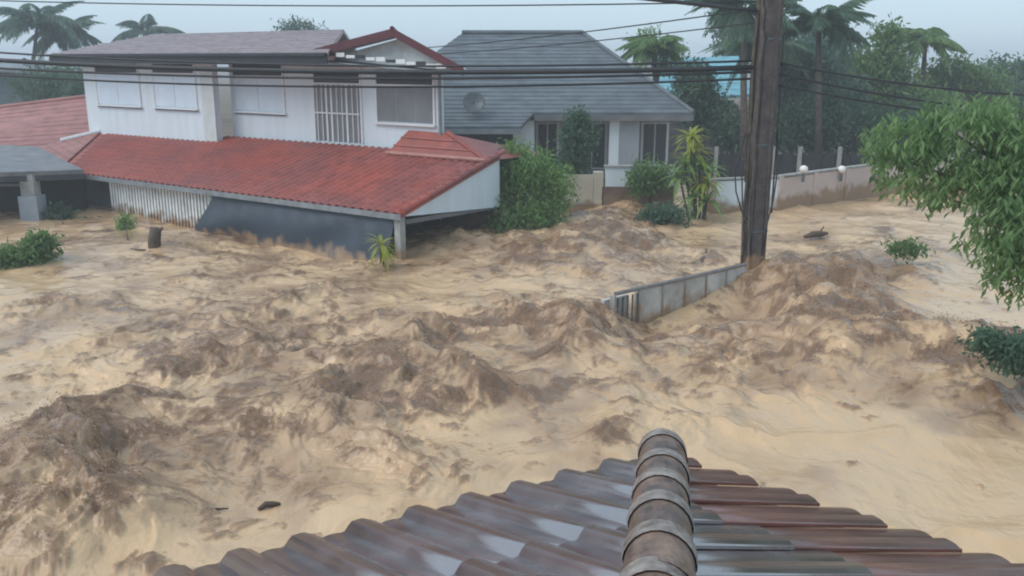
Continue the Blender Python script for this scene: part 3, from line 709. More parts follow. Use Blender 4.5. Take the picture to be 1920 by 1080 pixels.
MB().box(.9, xr, ey - .05, ey - .01, ez - .30, ez - .08).build('fascia_board', M['innerwall'], gh)
MB().box(xl, .35, ey - .96, ey - .92, fl.z - .26, fl.z - .06).build('fascia_board', M['gutter'], gh)
MB().box(.9, xr - .2, ey, ey + 2.1, ez - .30, ez - .26).build('soffit', M['innerwall'], gh)
wy = ey + 2.2
MB().box(xl + .4, xr - .6, wy, wy + .2, -.4, ez - .12).build('wall', M['wallgrey'], gh)
MB().box(xl + .4, .2, ey + .6, ey + .7, -.4, fl.z - .1).build('garage_shade', mat('dark_shade_sheet', (.035, .045, .06), .5, .1), gh)  # dark sheet painted as the shade within the open garage
def xat(px, y): return (px - 960) / FOC * (y / 1.01)
for px0, px1, m in ((962, 1002, 'white'), (1142, 1160, 'white'), (1160, 1198, 'wallgrey')):
    MB().box(xat(px0, ey + .5), xat(px1, ey + .5) - .004, ey + .4, ey + .75, -.4, ez - .31).build('column', M[m], gh)
for px0, px1 in ((1008, 1045), (1085, 1135), (1205, 1250)):
    x0, x1 = xat(px0, wy), xat(px1, wy)
    f = MB().box(x0 - .08, x1 + .08, wy - .05, wy - .003, .55, 2.55).build('window', M['whitetrim'], gh)
    for k in range(2):
        MB().box(x0 + (x1 - x0) * k / 2 + .03, x0 + (x1 - x0) * (k + 1) / 2 - .03, wy - .07, wy - .053, .62, 2.48).build('pane', M['dark'], f)
dish = thing('satellite_dish', 'round dark grey satellite dish on the lower left of the grey roof', 'satellite dish', (-1.6, ey + .2, ez + .2))
dc = Vector((xat(890, ey), ey - .35, ez + .42))
dm = MB(); dm.lathe((0, 0, 0), [(.02, 0), (.2, .02), (.36, .07), (.45, .13), (.44, .135), (.34, .08), (.02, .02)], 20)
me = dm.mesh('reflector', M['metal'], smooth=True)
link('reflector', me, dish, Matrix.Translation(dc) @ Matrix.Rotation(R(65), 4, 'X'))
MB().tube([dc, Vector((dc.x, ey, ez + .05))], .03, 8).build('mast', M['metal'], dish)
MB().tube([dc, dc + Vector((0, -.35, .1))], .015, 6).build('feed_arm', M['metal'], dish)

# teal roofed house glimpsed behind the trees
th_ = thing('teal_roofed_house', 'house with pale teal roof glimpsed behind the trees near the pole', 'house', (10, 52, 0))
p0, p1, p2, p3 = atd(1215, 186, 50), atd(1412, 178, 50), atd(1385, 105, 55), atd(1235, 110, 55)
trf = MB().slab([p0, p1, p2, p3], (0, 0, -.12)).build('roof', M['tealroof'], th_)
roofgrid(trf, p0 + EZ * .004, p1 + EZ * .004, p2 + EZ * .004, p3 + EZ * .004, 7, M['tealroof'], 'roof_sheet')
MB().box(p0.x + .3, p1.x - .3, 51, 55, -.2, p0.z - .4).build('wall', M['innerwall'], th_)
MB().box(xat(1383, 50), xat(1398, 50), 49.6, 50.0, -.2, p1.z - .15).build('pillar', M['pink'], th_)

# ------------------------------------------------------------------ garden walls
gw = thing('garden_wall', 'low white and brown garden wall in front of the grey house', 'wall', tuple(at(1160, 400)))
def wallrun(parent, name, P, Q, z0, z1, th, m):
    P, Q = Vector((P.x, P.y, 0)), Vector((Q.x, Q.y, 0)); d = (Q - P); n = Vector((-d.y, d.x, 0)).normalized() * th
    return MB().obox(P + EZ * z0, d, n, EZ * (z1 - z0)).build(name, m, parent)
g0_, g1_ = at(1128, 402), at(1262, 402)
wallrun(gw, 'lower_course', g0_, g1_, -1.4, .95, .2, M['brownwall'])
wallrun(gw, 'upper_course', g0_ + Vector((.1, .02, 0)), g1_ + Vector((0, .02, 0)), .953, 1.62, .16, M['white'])
wallrun(gw, 'coping', g0_ + Vector((.05, -.04, 0)), g1_ + Vector((0, -.04, 0)), 1.623, 1.68, .26, M['concrete'])
wallrun(gw, 'pillar', at(1112, 402), at(1130, 402) - Vector((.003, 0, 0)), -1.4, 1.45, .35, M['cream'])
gp = thing('gate_panel', 'cream gate panel between the big bush and the garden pillar', 'gate', tuple(at(1090, 402)))
wallrun(gp, 'panel', at(1040, 402), at(1111, 402), -1.4, 1.36, .08, M['cream'])
wallrun(gp, 'rail', at(1040, 402) + Vector((0, -.03, 0)), at(1111, 402) + Vector((0, -.03, 0)), .35, .43, .025, M['concrete'])
pw = thing('perimeter_wall', 'pinkish white perimeter wall behind the utility pole', 'wall', tuple(at(1500, 385)))
pts = [at(1335, 402), at(1462, 395), at(1640, 366), at(1850, 352)]
tops = [1.12, 1.14, 1.18, 1.2]
for i in range(3):
    P, Q = pts[i], pts[i + 1]; n_ = max(1, int((Q - P).length / 1.9))
    for k in range(n_):
        a_, b_ = P.lerp(Q, k / n_), P.lerp(Q, (k + 1) / n_); zt_ = tops[i] + (tops[i + 1] - tops[i]) * (k + .5) / n_
        dd = (b_ - a_).normalized() * .11
        wallrun(pw, 'panel', a_ + dd, b_ - dd, -1.4, zt_, .12, M['white'] if (i == 0 and k < 2) else M['pink'])
        wallrun(pw, 'pilaster', a_ - dd + Vector((0, -.04, 0)), a_ + dd + Vector((0, -.04, 0)), -1.4, zt_ + .05, .2, M['pink'])
    wallrun(pw, 'coping', P + Vector((0, -.05, .0)), Q + Vector((0, -.05, 0)), tops[i] + .053, tops[i] + .11, .24, M['concrete'])
for i, (px, lab) in enumerate(((1503, 'white globe lamp on the perimeter wall, nearest the pole'), (1574, 'middle white globe lamp on the perimeter wall'), (1636, 'white globe lamp on the wall, half behind the foreground leaves'))):
    P = atd(px, 321, (32.2, 33.9, 35.4)[i])
    P = P + Vector((0, -.22, .10)); g = thing('globe_lamp', lab, 'lamp', P, 'white globe lamps along the perimeter wall')
    MB().lathe(P - EZ * .19, [(.001, .05), (.09, .08), (.135, .13), (.15, .19), (.13, .26), (.07, .31), (.001, .325)], 14).build('globe', M['globe'], g, True)
    MB().tube([P - EZ * .45, P - EZ * .17], .06, 8).build('stem', M['metal'], g)
sh = thing('board_fence', 'dark board fence with pale posts behind the perimeter wall', 'fence', (13.5, 38.5, 0))
x0, x1 = xat(1322, 38.5), xat(1720, 38.5); nbd = 40
bdm = MB().box(0, (x1 - x0) / nbd * .94, 0, .03, 0, 1.5).mesh('board', mat('dark_board', (.028, .030, .034), .6, .2, 3))
for i in range(nbd):
    link('board', bdm, sh, Matrix.Translation((x0 + (x1 - x0) * i / nbd, 38.6 + .012 * (i % 2), -.15 - .03 * (i * 7 % 5))))
for px in (1345, 1455, 1503, 1578, 1640):
    x = xat(px, 38.4); MB().box(x - .07, x + .07, 38.40, 38.54, -.2, 1.6).build('post', M['concrete'], sh)

# half drowned wall by the pole
mw = thing('flooded_wall', 'half drowned grey wall with pipe along its top beside the pole', 'wall', (3.6, 18.5, -1.4))
Pm, Qm = Vector((2.08, 17.7, 0)), Vector((5.45, 20.6, 0)); dm_ = (Qm - Pm); nm_ = Vector((-dm_.y, dm_.x, 0)).normalized()
nP = 6
for k in range(nP):
    a_, b_ = Pm.lerp(Qm, k / nP), Pm.lerp(Qm, (k + 1) / nP); ddm = dm_.normalized() * .03
    if k == 0:
        MB().obox(a_ + EZ * -1.4, b_ - a_, nm_ * .08, EZ * 1.02).build('panel', M['wallwet'], mw)
        for i in range(5):
            q_ = a_.lerp(b_, .12 + .2 * i); MB().tube([q_ - EZ * .5, q_ + EZ * .50], .022, 6).build('bar', M['metal'], mw)
        MB().obox(a_ + nm_ * .3 - EZ * 1.4, b_ - a_, nm_ * .08, EZ * 1.80).build('panel', M['wallwet'], mw)
    else:
        MB().obox(a_ + ddm + EZ * -1.4, b_ - a_ - ddm * 2, nm_ * .09, EZ * 1.93).build('panel', M['wallwet'], mw)
    MB().obox(a_ - ddm - nm_ * .02 - EZ * 1.4, ddm * 1.9, nm_ * .13, EZ * 1.945).build('post', M['concrete'], mw)
MB().tube([Pm + EZ * .60, Pm.lerp(Qm, .5) + EZ * .575, Qm + EZ * .56], .045, 8).build('top_pipe', M['pipe'], mw)

# ------------------------------------------------------------------ utility pole and cables
PB = at(1410, 520); 
pole = thing('utility_pole', 'tall dark concrete utility pole standing in the flood', 'utility pole', (PB.x, PB.y, -1.4))
pv = MB(); rings = []
for z, r in ((-1.4, .26), (2.2, .275), (9.5, .30)):
    for k in range(8):
        q = math.pi / 8 + k * math.pi / 4; rings.append(Vector((PB.x + r * 1.05 * math.cos(q), PB.y + r * 1.05 * math.sin(q), z)))
fs = []
for i in range(2):
    for j in range(8): fs.append((i * 8 + j, i * 8 + (j + 1) % 8, (i + 1) * 8 + (j + 1) % 8, (i + 1) * 8 + j))
pv.add(rings, fs).build('shaft', M['pole'], pole)
MB().lathe((PB.x, PB.y, -.4), [(.30, 0), (.30, .62), (.27, .64)], 12).build('collar', mat('bluish_collar', (.17, .24, .28), .5, .15), pole)
for z in (1.15, 3.2, 5.6): MB().lathe((PB.x, PB.y, z), [(.28, 0), (.30, .01), (.30, .05), (.28, .06)], 12).build('band', M['metal'], pole)
rdp = random.Random(4)
for i in range(11):
    q = rdp.uniform(math.pi, 2 * math.pi) if i < 8 else rdp.uniform(0, math.pi); rr0 = .285 + rdp.uniform(.01, .06); z0, z1 = rdp.choice((-.2, .6, 1.6, 2.3)), rdp.uniform(5.5, 8)
    P_ = []
    for k in range(9):
        z = z0 + (z1 - z0) * k / 8; w_ = rr0 + rdp.uniform(-.005, .035); qq = q + rdp.uniform(-.12, .12)
        P_.append((PB.x + w_ * math.cos(qq), PB.y + w_ * math.sin(qq), z))
    MB().tube(P_, rdp.uniform(.018, .04), 7).build('conduit', M['pole'] if i % 3 else M['bark'], pole, True)
def cable(label, p0, p1, sag, r, group, name='cable'):
    p0, p1 = Vector(p0), Vector(p1); n = 24
    pts_ = [p0.lerp(p1, i / n) - EZ * (4 * sag * (i / n) * (1 - i / n)) for i in range(n + 1)]
    o = MB().tube(pts_, r, 6).build(name, M['cable'], None, True)
    return tag(o, label, 'cable', group)
G1 = 'overhead cables leading left from the pole'
px_ = PB.x - .3; py_ = PB.y - .1
cable('thick cable bundle crossing in front of the upper eave of the white house', (px_, py_, 5.0), atd(-350, 88, 27), .35, .07, G1)
cable('black cable just above the thick bundle', (px_, py_, 5.15), atd(-350, 70, 27.5), .40, .03, G1)
cable('black cable just under the thick bundle', (px_, py_, 4.9), atd(-350, 104, 27), .36, .035, G1)
cable('slack black cable crossing the grey roof, lowest on the left of the pole', (px_, py_, 4.75), atd(-350, 112, 28), .45, .03, G1)
cable('thin high wire across the sky above both houses', (px_, py_, 6.45), atd(-350, -12, 27), .20, .018, G1)
cable('thick dark cable running steeply up from the pole to the top edge', (px_, py_, 6.25), atd(1060, -20, 14), .0, .045, G1)
cable('thin wire slanting down from the pole towards the grey ridge', (px_, py_, 6.3), atd(760, 92, 34), .1, .018, G1)
cable('second thin wire slanting down from the pole, just below the first', (px_, py_, 6.0), atd(760, 104, 34), .1, .016, G1)
G2 = 'overhead cables leading right from the pole'
px_ = PB.x + .3
cable('upper grey cable leading right from the pole past the trees', (px_, py_, 5.1), atd(2250, 175, 24), .35, .028, G2)
cable('middle grey cable leading right from the pole', (px_, py_, 4.85), atd(2250, 215, 24), .35, .03, G2)
cable('lower grey cable leading right from the pole', (px_, py_, 4.6), atd(2250, 235, 24), .30, .028, G2)
G3 = 'loose wires hanging on the pole'
def wire(label, P, r=.018):
    return tag(MB().tube(P, r, 6).build('loose_wire', M['cable'], None, True), label, 'wire', G3)
wire('loose wire loop hanging furthest left of the pole', [atd(1398, 250, 21.3), atd(1378, 320, 21.3), atd(1380, 360, 21.3), atd(1392, 400, 21.3), atd(1402, 412, 21.4)])
wire('loose wire hanging close against the left of the pole', [atd(1402, 250, 21.2), atd(1391, 325, 21.2), atd(1392, 380, 21.2), atd(1402, 440, 21.3), atd(1398, 470, 21.3)])
wire('loose wire hanging off the right of the pole', [atd(1458, 240, 21.3), atd(1458, 320, 21.3), atd(1450, 375, 21.3), atd(1438, 420, 21.3), atd(1428, 480, 21.4)])

# ------------------------------------------------------------------ trees, far to near
def blob(px, py, t, rx, ry, rz): return (tuple(atd(px, py, t)), (rx, ry, rz))
GP = 'palms and trees far behind the houses'
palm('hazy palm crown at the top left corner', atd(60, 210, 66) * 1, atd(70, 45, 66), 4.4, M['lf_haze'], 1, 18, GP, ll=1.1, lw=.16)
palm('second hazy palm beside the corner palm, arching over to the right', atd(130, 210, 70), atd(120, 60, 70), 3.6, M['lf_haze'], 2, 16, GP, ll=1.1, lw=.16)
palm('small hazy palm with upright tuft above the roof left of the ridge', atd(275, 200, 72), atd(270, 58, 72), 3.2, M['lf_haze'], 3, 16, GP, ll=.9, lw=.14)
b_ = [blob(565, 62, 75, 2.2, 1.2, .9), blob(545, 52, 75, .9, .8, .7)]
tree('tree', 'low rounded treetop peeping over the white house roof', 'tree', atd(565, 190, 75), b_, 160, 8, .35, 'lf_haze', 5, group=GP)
palm('green palm standing behind the right end of the grey roof', atd(1225, 200, 46), atd(1225, 88, 46), 1.9, M['lf_mid'], 6, 22, GP, ll=.8, lw=.10)
b_ = [blob(1215, 75, 48, .9, .8, .6), blob(1245, 110, 48, 1.2, 1, .8)]
tree('tree', 'green bushy treetop just behind the palm at the grey roof', 'tree', atd(1230, 220, 48), b_, 150, 8, .26, 'lf_mid', 7, group=GP)
b_ = [blob(1305, 175, 42, 1.0, 1, 1.0), blob(1335, 215, 42, 1.1, 1, .8), blob(1300, 140, 42, .7, .8, .6)]
tree('tree', 'dark bushy tree between the grey roof and the pole', 'tree', atd(1320, 330, 42), b_, 700, 9, .26, 'lf_dark', 8)
palm('tall palm just left of the pole, its crown cut by the top edge', atd(1395, 300, 38), atd(1395, 20, 38), 2.6, M['lf_dark'], 9, 20, GP, ll=.9, lw=.11)
palm('broad palm directly behind the pole', atd(1440, 300, 44), atd(1430, 95, 44), 2.9, M['lf_dark'], 10, 18, GP, ll=.9, lw=.11)
palm('tall dark palm right of the pole', atd(1535, 300, 40), atd(1535, 50, 40), 2.9, M['lf_dark'], 11, 20, GP, ll=.9, lw=.11)
b_ = [blob(1510, 130, 45, 1.8, 1.2, 1.4), blob(1560, 180, 45, 1.8, 1.2, 1.2), blob(1470, 190, 45, 1.4, 1, 1.2)]
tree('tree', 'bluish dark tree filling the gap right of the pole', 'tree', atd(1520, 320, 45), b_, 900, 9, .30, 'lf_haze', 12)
b_ = [blob(1665, 75, 47, .9, .8, .9), blob(1650, 130, 47, 1.6, 1.2, 1.3), blob(1690, 190, 47, 1.6, 1.2, 1.2), blob(1620, 190, 47, 1.4, 1, 1.2)]
tree('tree', 'yellowish green tree with pointed top beyond the wall', 'tree', atd(1660, 320, 47), b_, 1000, 9, .29, 'lf_mid', 13)
palm('arching palm at the right with a gap of sky under its fronds', atd(1735, 280, 48), atd(1735, 75, 48), 2.2, M['lf_mid'], 14, 16, GP, ll=.8, lw=.10)
b_ = [blob(1780, 150, 50, 1.8, 1.2, 1.2), blob(1750, 210, 46, 1.6, 1.2, 1.2), blob(1830, 165, 50, 1.8, 1.2, 1.1)]
tree('tree', 'olive green tree right of the arching palm', 'tree', atd(1790, 320, 50), b_, 900, 9, .30, 'lf_mid', 15)
b_ = [blob(1880, 150, 56, 2.4, 1.5, 1.4), blob(1960, 150, 56, 2.4, 1.5, 1.6), blob(1900, 200, 54, 2.4, 1.5, 1.6)]
tree('tree', 'far dark tree at the right edge of the skyline', 'tree', atd(1910, 320, 56), b_, 900, 9, .32, 'lf_dark', 16)
b_ = [blob(1600, 245, 41, 2.2, .8, 1.2), blob(1490, 245, 41, 1.7, .8, 1.1), blob(1700, 245, 41, 2.0, .8, 1.3), blob(1380, 250, 41, 1.3, .8, .9), blob(1550, 200, 42, 1.5, .8, .8)]
hg = tree('hedge', 'dark hedge rising above the board fence behind the perimeter wall', 'hedge', atd(1600, 320, 43), b_, 1300, 9, .26, 'lf_dark', 17, trunk='stem')
b_ = [blob(90, 160, 52, 2.2, 1.2, 1.4), blob(150, 165, 50, 1.0, .8, 1.2)]
tree('tree', 'dark green tree between the red roof and the grey shed', 'tree', atd(120, 260, 51), b_, 260, 9, .28, 'lf_dark', 18)

b_ = [blob(1385, 85, 59, 1.6, 1.2, 1.0), blob(1360, 40, 59, 1.2, .8, .9), blob(1440, 60, 59, 1.5, 1, 1.2)]
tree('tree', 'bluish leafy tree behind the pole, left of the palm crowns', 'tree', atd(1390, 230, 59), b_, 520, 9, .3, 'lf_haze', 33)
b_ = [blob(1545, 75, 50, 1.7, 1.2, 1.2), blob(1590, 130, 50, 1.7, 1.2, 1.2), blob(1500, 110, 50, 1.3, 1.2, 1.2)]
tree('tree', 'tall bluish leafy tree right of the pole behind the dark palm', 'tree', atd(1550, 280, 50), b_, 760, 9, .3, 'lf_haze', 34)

# garden plants
b_ = [blob(985, 320, 27.5, .9, .8, .75), blob(1035, 350, 27.5, .75, .7, .8), blob(945, 340, 27.5, .55, .6, .8), blob(990, 400, 27.2, 1.05, .8, .65), blob(960, 285, 27.5, .4, .4, .35), blob(940, 425, 27, .45, .5, .4)]
tree('bush', 'large green bush at the right corner of the red lean-to roof', 'bush', at(985, 440), b_, 900, 9, .17, 'lf_bright', 21, .09, trunk='stem', droop=.5, ratio=.3)
b_ = [blob(1085, 255, 34, .7, .6, .75), blob(1075, 300, 34, .65, .6, .6), blob(1085, 222, 34, .4, .4, .35)]
tree('tree', 'small dark tree in front of the grey house windows', 'tree', atd(1085, 365, 34), b_, 480, 9, .19, 'lf_dark', 22, .08)
b_ = [blob(1222, 330, 30.5, .75, .6, .55), blob(1195, 345, 30.5, .4, .4, .4)]
tree('bush', 'rounded green bush left of the yellow striped plant', 'bush', at(1222, 405), b_, 240, 9, .15, 'lf_mid', 23, .06, trunk='stem')
b_ = [blob(1250, 402, 28.5, .75, .5, .3), blob(1215, 408, 28.5, .4, .4, .2)]
tree('shrub', 'low dark drowned shrub below the rounded bush', 'shrub', at(1250, 418), b_, 170, 8, .15, 'lf_dark', 24, .05, trunk='stem')
def blade(name, L, w, m, seed, droop=.8):
    rd = random.Random(seed); v, f, tn = [], [], []; n = 5
    for i in range(n + 1):
        s = i / n; c = Vector((L * s * (1 - .15 * s), 0, L * (.25 * s - droop * s * s))); ww = w * (math.sin(math.pi * min(1, .15 + .85 * s)) + .05)
        v += [tuple(c + Vector((0, -ww, .15 * ww))), tuple(c), tuple(c + Vector((0, ww, .15 * ww)))]; tn += [.95, .25, .95]
    for i in range(n):
        k = i * 3; f += [(k, k + 1, k + 4, k + 3), (k + 1, k + 2, k + 5, k + 4)]
    me = bpy.data.meshes.new(name); me.from_pydata(v, [], f)
    a = me.attributes.new('tint', 'FLOAT', 'POINT'); a.data.foreach_set('value', tn); me.materials.append(m); return me
def rosette(parent, c, n, L, w, m, seed, tilt0=-1.2, tilt1=.3, droop=.8):
    rd = random.Random(seed); ms = [blade('leaf', L, w, m, seed + k, droop * (.7 + .3 * k)) for k in range(3)]
    for i in range(n):
        Mx = Matrix.Translation(c) @ Matrix.Rotation(i * 2.4 + rd.random() * .4, 4, 'Z') @ Matrix.Rotation(tilt0 + (tilt1 - tilt0) * rd.random(), 4, 'Y') @ Matrix.Scale(rd.uniform(.75, 1.1), 4)
        link('leaf', ms[i % 3], parent, Mx)
dr = thing('dracaena_plant', 'tall yellow and green striped leafy plant by the perimeter wall', 'plant', at(1300, 402))
st = MB()
heads = [(1295, 262, 22), (1322, 345, 20), (1275, 335, 16), (1302, 290, 20), (1285, 310, 14), (1330, 325, 12), (1300, 372, 20), (1325, 380, 14), (1312, 318, 16)]
for (px, py, n_) in heads:
    c = atd(px, py, 29.8); b0 = Vector((at(1300, 402).x + (px - 1300) * .004, c.y, -1.0)); st.tube([b0, c], [.05, .03], 6)
st.build('stem', M['bark'], dr, True)
for k, (px, py, n_) in enumerate(heads):
    rosette(dr, atd(px, py, 29.8), n_ + 8, .80, .06, M['lf_yellow'] if k in (0, 1, 3) else M['lf_bright'], 50 + k)
ag = thing('spiky_plant', 'yellow green spiky plant at the corner post below the lean-to', 'plant', at(715, 495))
rosette(ag, atd(716, 462, 22.6), 26, .55, .035, M['lf_yellow'], 70, -1.3, .2, .9)
rosette(ag, atd(722, 478, 22.6), 16, .48, .035, M['lf_yellow'], 75, -.9, .3, .9)
MB().tube([at(716, 492) - EZ * .8, atd(716, 465, 22.6)], [.07, .05], 8).build('stem', M['bark'], ag, True)
b_ = [blob(72, 470, 23.5, .45, .5, .45), blob(40, 490, 23.2, .5, .5, .30), blob(5, 485, 23, .45, .45, .3), blob(80, 455, 23.5, .3, .3, .25)]
tree('bush', 'dark green bush half under water at the left edge', 'bush', at(50, 505), b_, 420, 9, .14, 'lf_mid', 25, .06, trunk='stem')
b_ = [blob(235, 420, 28.5, .25, .25, .35), blob(245, 455, 28.3, .35, .3, .3)]
tree('shrub', 'thin pale green shrub in the water in front of the slat gate', 'shrub', at(243, 478), b_, 110, 8, .14, 'lf_bright', 26, .05, trunk='stem')
b_ = [blob(112, 405, 30, .4, .4, .4), blob(150, 420, 30, .5, .3, .15)]
tree('shrub', 'small dark shrub right of the carport pillar', 'shrub', at(115, 432), b_, 130, 8, .14, 'lf_dark', 27, .04, trunk='stem')
b_ = [blob(1875, 645, 14.0, .5, .5, .17), blob(1915, 665, 13.8, .5, .5, .2)]
tree('shrub', 'dark green shrub swamped by brown water at the right edge', 'shrub', at(1890, 690), b_, 260, 9, .11, 'lf_dark', 28, .05, trunk='stem')
b_ = [blob(1700, 465, 22.3, .5, .3, .14)]
tree('shrub', 'small muddy shrub awash left of the foreground tree', 'shrub', at(1710, 480), b_, 90, 8, .12, 'lf_mid', 29, .04, trunk='stem')
stp = thing('tree_stump', 'brown broken tree stump beside the thin pale shrub', 'stump', at(293, 475))
q_ = at(293, 475)
MB().tube([q_ - EZ * .8, q_ + Vector((-.02, 0, .35)), q_ + Vector((.05, 0, .70))], [.22, .17, .15], 9).build('trunk', M['wood'], stp, True)
MB().tube([q_ + Vector((0, 0, .5)), q_ + Vector((.25, -.05, .72))], [.07, .04], 7).build('branch', M['wood'], stp, True)
MB().tube([q_ + Vector((-.1, -.1, .05)), q_ + Vector((-.6, -.2, .15))], [.08, .04], 7).build('root', M['wood'], stp, True)
def drift(px, py, L, r, rot, label):
    p_ = at(px, py, .12 if r > .05 else .02); d_ = Vector((math.cos(rot), math.sin(rot), .08)); o = thing('driftwood', label, 'driftwood', p_, 'driftwood carried by the flood')
    MB().tube([p_ - d_ * L, p_ - d_ * L * .3 + EZ * .04, p_ + d_ * L * .4 + EZ * .02, p_ + d_ * L], [r * .5, r, r * .9, r * .4], 7).build('log', M['wood'], o, True)
    if r > .05: MB().tube([p_ + d_ * L * .2, p_ + d_ * L * .6 + Vector((.05, .12, .22))], [r * .4, r * .15], 6).build('twig', M['wood'], o, True)
drift(1530, 441, .4, .10, .3, 'short dark log adrift on the smooth water right of the pole')
drift(505, 950, .13, .04, .4, 'small dark piece of wood just beyond the brown roof tiles')
drift(340, 962, .55, .022, .05, 'long thin stick floating at the lower left')
drift(1320, 488, .35, .09, 1.2, 'dark branch caught in the water just left of the pole')
drift(895, 436, .9, .16, .5, 'big dark trunk piled under the end of the lean-to')

# foreground tree reaching in from the right
ft = thing('foreground_tree', 'leafy green tree reaching in from the right edge close to the camera', 'tree', (7.4, 11.0, -1.5))
fb = [blob(1700, 265, 11.5, .55, .6, .38), blob(1790, 250, 11.2, .6, .6, .45), blob(1880, 235, 11, .55, .6, .38), blob(1720, 330, 11.3, .5, .5, .28),
      blob(1810, 335, 11.0, .6, .5, .35), blob(1900, 315, 10.8, .6, .6, .5), blob(1900, 400, 10.6, .5, .5, .4), blob(1890, 470, 10.4, .4, .45, .35), blob(1960, 370, 10.8, .8, .7, .9),
      blob(2000, 270, 11, .8, .7, .6), blob(1905, 520, 10.3, .35, .35, .26), blob(1885, 430, 10.5, .5, .5, .5), blob(1665, 290, 11.5, .25, .3, .18), blob(1780, 375, 11, .35, .35, .14), blob(2020, 480, 10.4, .7, .6, .6)]
ftb = MB(); base = Vector((7.4, 11.0, -1.5)); fk = Vector((7.2, 11.0, 2.6))
ftb.tube([base, Vector((7.35, 11, .6)), fk], [.2, .17, .13], 10)
for q in fb:
    e = Vector(q[0]); md = fk.lerp(e, .55) + EZ * .25; ftb.tube([fk, md, e], [.06, .035, .012], 6)
ftb.build('trunk', M['bark'], ft, True)
rs = np.random.RandomState(99); T = crown_pts(fb, 1150, rs); per = 9; k = len(T)
P = np.repeat(T, per, 0) + rs.normal(size=(k * per, 3)) * .05
ang = rs.rand(k * per) * 2 * np.pi
D = np.stack([np.cos(ang), np.sin(ang), -.55 - .8 * rs.rand(k * per)], 1); D /= np.linalg.norm(D, axis=1, keepdims=True)
U = np.stack([rs.normal(size=k * per) * .3, rs.normal(size=k * per) * .3, np.ones(k * per)], 1)
L = .10 + .075 * rs.rand(k * per); tint = np.repeat(rs.rand(k) * .6, per) + rs.rand(k * per) * .4
o = bpy.data.objects.new('crown', leaf_mesh('crown', P, D, U, L, L * .27, tint, M['lf_fore'], org(ft))); C.objects.link(o); o.parent = ft

# ------------------------------------------------------------------ the brown tiled roof below the camera
TIP = Vector((.87, 4.82, 2.97)); e1 = Vector((-.881, -.473, 0)); e2 = Vector((.754, -.657, 0))
hipd = Vector((-.178, -.984, 0)); HS = .18
SL = .22
br = thing('brown_tiled_roof', 'brown glazed tiled roof corner with rounded hip cap below the camera', 'roof', (TIP.x - .5, TIP.y - 3, 0))
n1 = Vector((.473, -.881, 0)); n2 = Vector((-.657, -.754, 0))
def plane_z(p, n): return TIP.z + SL * (p - TIP).dot(n)
def rtile(w, l, m, name, segs=14, amp=.052, th=.014):
    b = MB(); prof = []
    for i in range(segs + 1):
        x = i / segs
        z = amp * min(1, 1.25 * math.sin(math.pi * min(1, x / .52)) ** 1.1) if x < .52 else .012 * math.sin(math.pi * (x - .52) / .48)
        prof.append((x * w, z + .020 * max(0, 1 - x / .12)))
    n = segs + 1
    vs = [(x, 0, z + th) for x, z in prof] + [(x, l, z + .003) for x, z in prof] + [(x, 0, z) for x, z in prof] + [(x, l, z - .01) for x, z in prof]
    fs = [(i, i + 1, n + i + 1, n + i) for i in range(segs)] + [(2 * n + i + 1, 2 * n + i, i, i + 1)[::-1] for i in range(segs)] + [(3 * n + i, 3 * n + i + 1, 2 * n + i + 1, 2 * n + i) for i in range(segs)]
    fs += [(0, n, 3 * n, 2 * n), (n - 1, 3 * n - 1, 4 * n - 1, 2 * n - 1)]
    b.add(vs, fs); me = b.mesh(name, m, smooth=False)
    for p in me.polygons[:segs]: p.use_smooth = True

    return me
def clipped_tile(src, Mx, keep):
    """copy of a tile cut off where it runs under the hip cap"""
    bm = bmesh.new(); bm.from_mesh(src); bm.transform(Mx)
    co, no = keep
    bmesh.ops.bisect_plane(bm, geom=bm.verts[:] + bm.edges[:] + bm.faces[:], plane_co=co, plane_no=no, clear_inner=True)
    return bm
TWB, TLB, EXP = .285, .98, .90
def lay(e, n, rdir, side, m1, m2):
    """rows of tiles from the eave line up to the hip; rdir = plan direction of the ribs, inward"""
    acr = Vector((-rdir.y, rdir.x, 0)) if side < 0 else Vector((rdir.y, -rdir.x, 0))       # across the ribs, away from the tip
    if acr.dot(e) < 0: acr = -acr
    up_ = (rdir + EZ * (SL * rdir.dot(n))).normalized()
    across = (acr + EZ * (SL * acr.dot(n))).normalized()
    am = .043 if side < 0 else .032
    ta, tb = rtile(TWB * 1.06, TLB, m1, 'roof_tile', amp=am), rtile(TWB * 1.06, TLB, m2, 'roof_tile', amp=am)
    hn = Vector((-hipd.y, hipd.x, 0))
    if hn.dot(e) < 0: hn = -hn
    cnt = 0
    for i in range(-1, 22):
        # start of this column on the eave line
        s_ = (i + .5) * TWB / acr.dot(e) if True else 0
        P0 = TIP + e * s_
        for j in range(5):
            o_ = P0 + rdir * (j * EXP) - acr * (TWB * .5)
            mid_ = o_ + acr * TWB * .5 + rdir * EXP * .5
            cor = [o_ + acr * a * TWB + rdir * b * TLB for a in (0, 1) for b in (0, 1)]
            ins = [(c - TIP).dot(hn) > 0.0 for c in cor]
            if not any(ins) or mid_.y < -1.0: continue
            o_.z = plane_z(o_, n) + .004 * j + .016
            X = across; Z = X.cross(up_)
            if Z.z < 0:
                X = -across; Z = X.cross(up_); o_ = o_ + across * TWB
            Y = Z.cross(X).normalized()
            Mx = frame(o_, X, Y, Z)
            src = tb if (side > 0 and j == 0) else ta
            if all(ins): link('roof_tile', src, br, Mx)
            else:
                bm = clipped_tile(src, Mx, (TIP, hn)); me = bpy.data.meshes.new('roof_tile')
                bm.transform(Matrix.Translation(-org(br))); bm.to_mesh(me); bm.free()
                if len(me.polygons) == 0: continue
                me.materials.append(src.materials[0])
                oo = bpy.data.objects.new('roof_tile', me); C.objects.link(oo); oo.parent = br
            cnt += 1
    return cnt
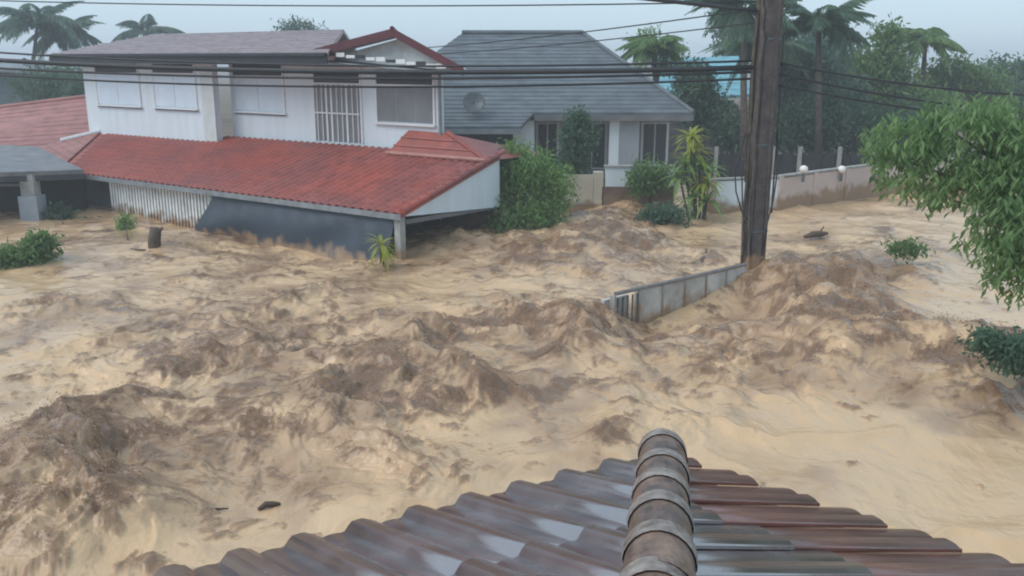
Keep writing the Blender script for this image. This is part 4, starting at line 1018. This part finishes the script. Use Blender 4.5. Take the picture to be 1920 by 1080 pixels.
c1 = lay(e1, n1, Vector((.635, -.773, 0)).normalized(), -1, M['tilebrown'], M['tilebrown'])
c2 = lay(e2, n2, Vector((-.953, -.303, 0)).normalized(), 1, M['tilebrown'], M['tileworn'])
# boarding under the tiles, and the wall below
dk = MB()
for e, n in ((e1, n1), (e2, n2)):
    p_ = [TIP + e * .05 + n * .08, TIP + e * 5.5 + n * .08, TIP + e * 5.5 + n * 6, TIP + hipd * 5.5]
    p_ = [Vector((q.x, q.y, plane_z(q, n) - .03)) for q in p_]
    dk.slab(p_, (0, 0, -.05))
dk.build('roof_deck', M['wood'], br)
for e, n in ((e1, n1), (e2, n2)):
    q_ = TIP + e * .45 + n * .5; MB().obox(Vector((q_.x, q_.y, -1.5)), e * 5, n * .15, EZ * 4.3).build('wall', M['wallgrey'], br)
# hip cap of overlapping rounded tiles
hd = (hipd + EZ * HS).normalized(); hx = hd.cross(EZ).normalized(); hz = hx.cross(hd)
def cap_mesh(r0, r1, l, m, name, th=.016, n=14):
    v, f = [], []
    for (r, y) in ((r0 - th, 0), (r0, 0), (r0, .035), (r0 - .010, .045), (r1, l)):
        for k in range(n + 1):
            q = math.pi * (k / n) * 1.15 - .075 * math.pi; v.append((r * math.cos(q), y, r * math.sin(q)))
    for a in range(4):
        for k in range(n): f.append((a * (n + 1) + k, a * (n + 1) + k + 1, (a + 1) * (n + 1) + k + 1, (a + 1) * (n + 1) + k))
    b = MB().add(v, f); return b.mesh(name, m, smooth=True)
cm = cap_mesh(.142, .137, .43, M['cap'], 'cap_tile')
ring = MB()
for (r, y) in ((.1424, -.003), (.1442, .012), (.1440, .095), (.1408, .125)):
    for k in range(15):
        q = math.pi * (k / 14) * 1.1 - .05 * math.pi; ring.v.append((r * math.cos(q), y, r * math.sin(q)))
for a in range(3):
    for k in range(14): ring.f.append((a * 15 + k, a * 15 + k + 1, (a + 1) * 15 + k + 1, (a + 1) * 15 + k))
rm = ring.mesh('lip', M['mortar'], smooth=True)
for i in range(10):
    o_ = TIP + hd * .10 + hd * (.40 * i) + EZ * (.055)
    rc_ = random.Random(303 + i); k1 = rc_.uniform(.95, 1.04); o_ = o_ + hx * rc_.uniform(-.008, .008) + hd * rc_.uniform(-.02, .02)
    Mx = frame(o_, hx, hd, hz) @ Matrix.Rotation(rc_.uniform(-.025, .025), 4, 'Z') @ Matrix.Diagonal((k1, 1, k1 * rc_.uniform(.96, 1.04), 1))
    co_ = link('cap_tile', cm, br, Mx); ORG[co_.name] = Vector((0, 0, 0))
    lp = bpy.data.objects.new('lip', rm); C.objects.link(lp); lp.parent = co_
endd = MB()
endd.lathe((0, 0, 0), [(.001, 0), (.125, 0), (.135, .02)], 16)
link('cap_end', endd.mesh('cap_end', M['cap'], smooth=True), br, Matrix.Translation(TIP + hd * .20 + EZ * .045) @ hd.to_track_quat('Z', 'Y').to_matrix().to_4x4())

# ------------------------------------------------------------------ rainy air
HAZE = True
if HAZE:
    hz_ = MB().box(-1600, 1600, -320, 2600, -4, 16).build('haze', None); hz_['kind'] = 'stuff'
    m = bpy.data.materials.new('haze_air'); m.use_nodes = True; n = m.node_tree.nodes; n.clear()
    pv_ = n.new('ShaderNodeVolumePrincipled'); pv_.inputs['Color'].default_value = (.86, .93, 1.0, 1); pv_.inputs['Density'].default_value = .0022
    ou = n.new('ShaderNodeOutputMaterial'); m.node_tree.links.new(pv_.outputs[0], ou.inputs['Volume']); hz_.data.materials.append(m)
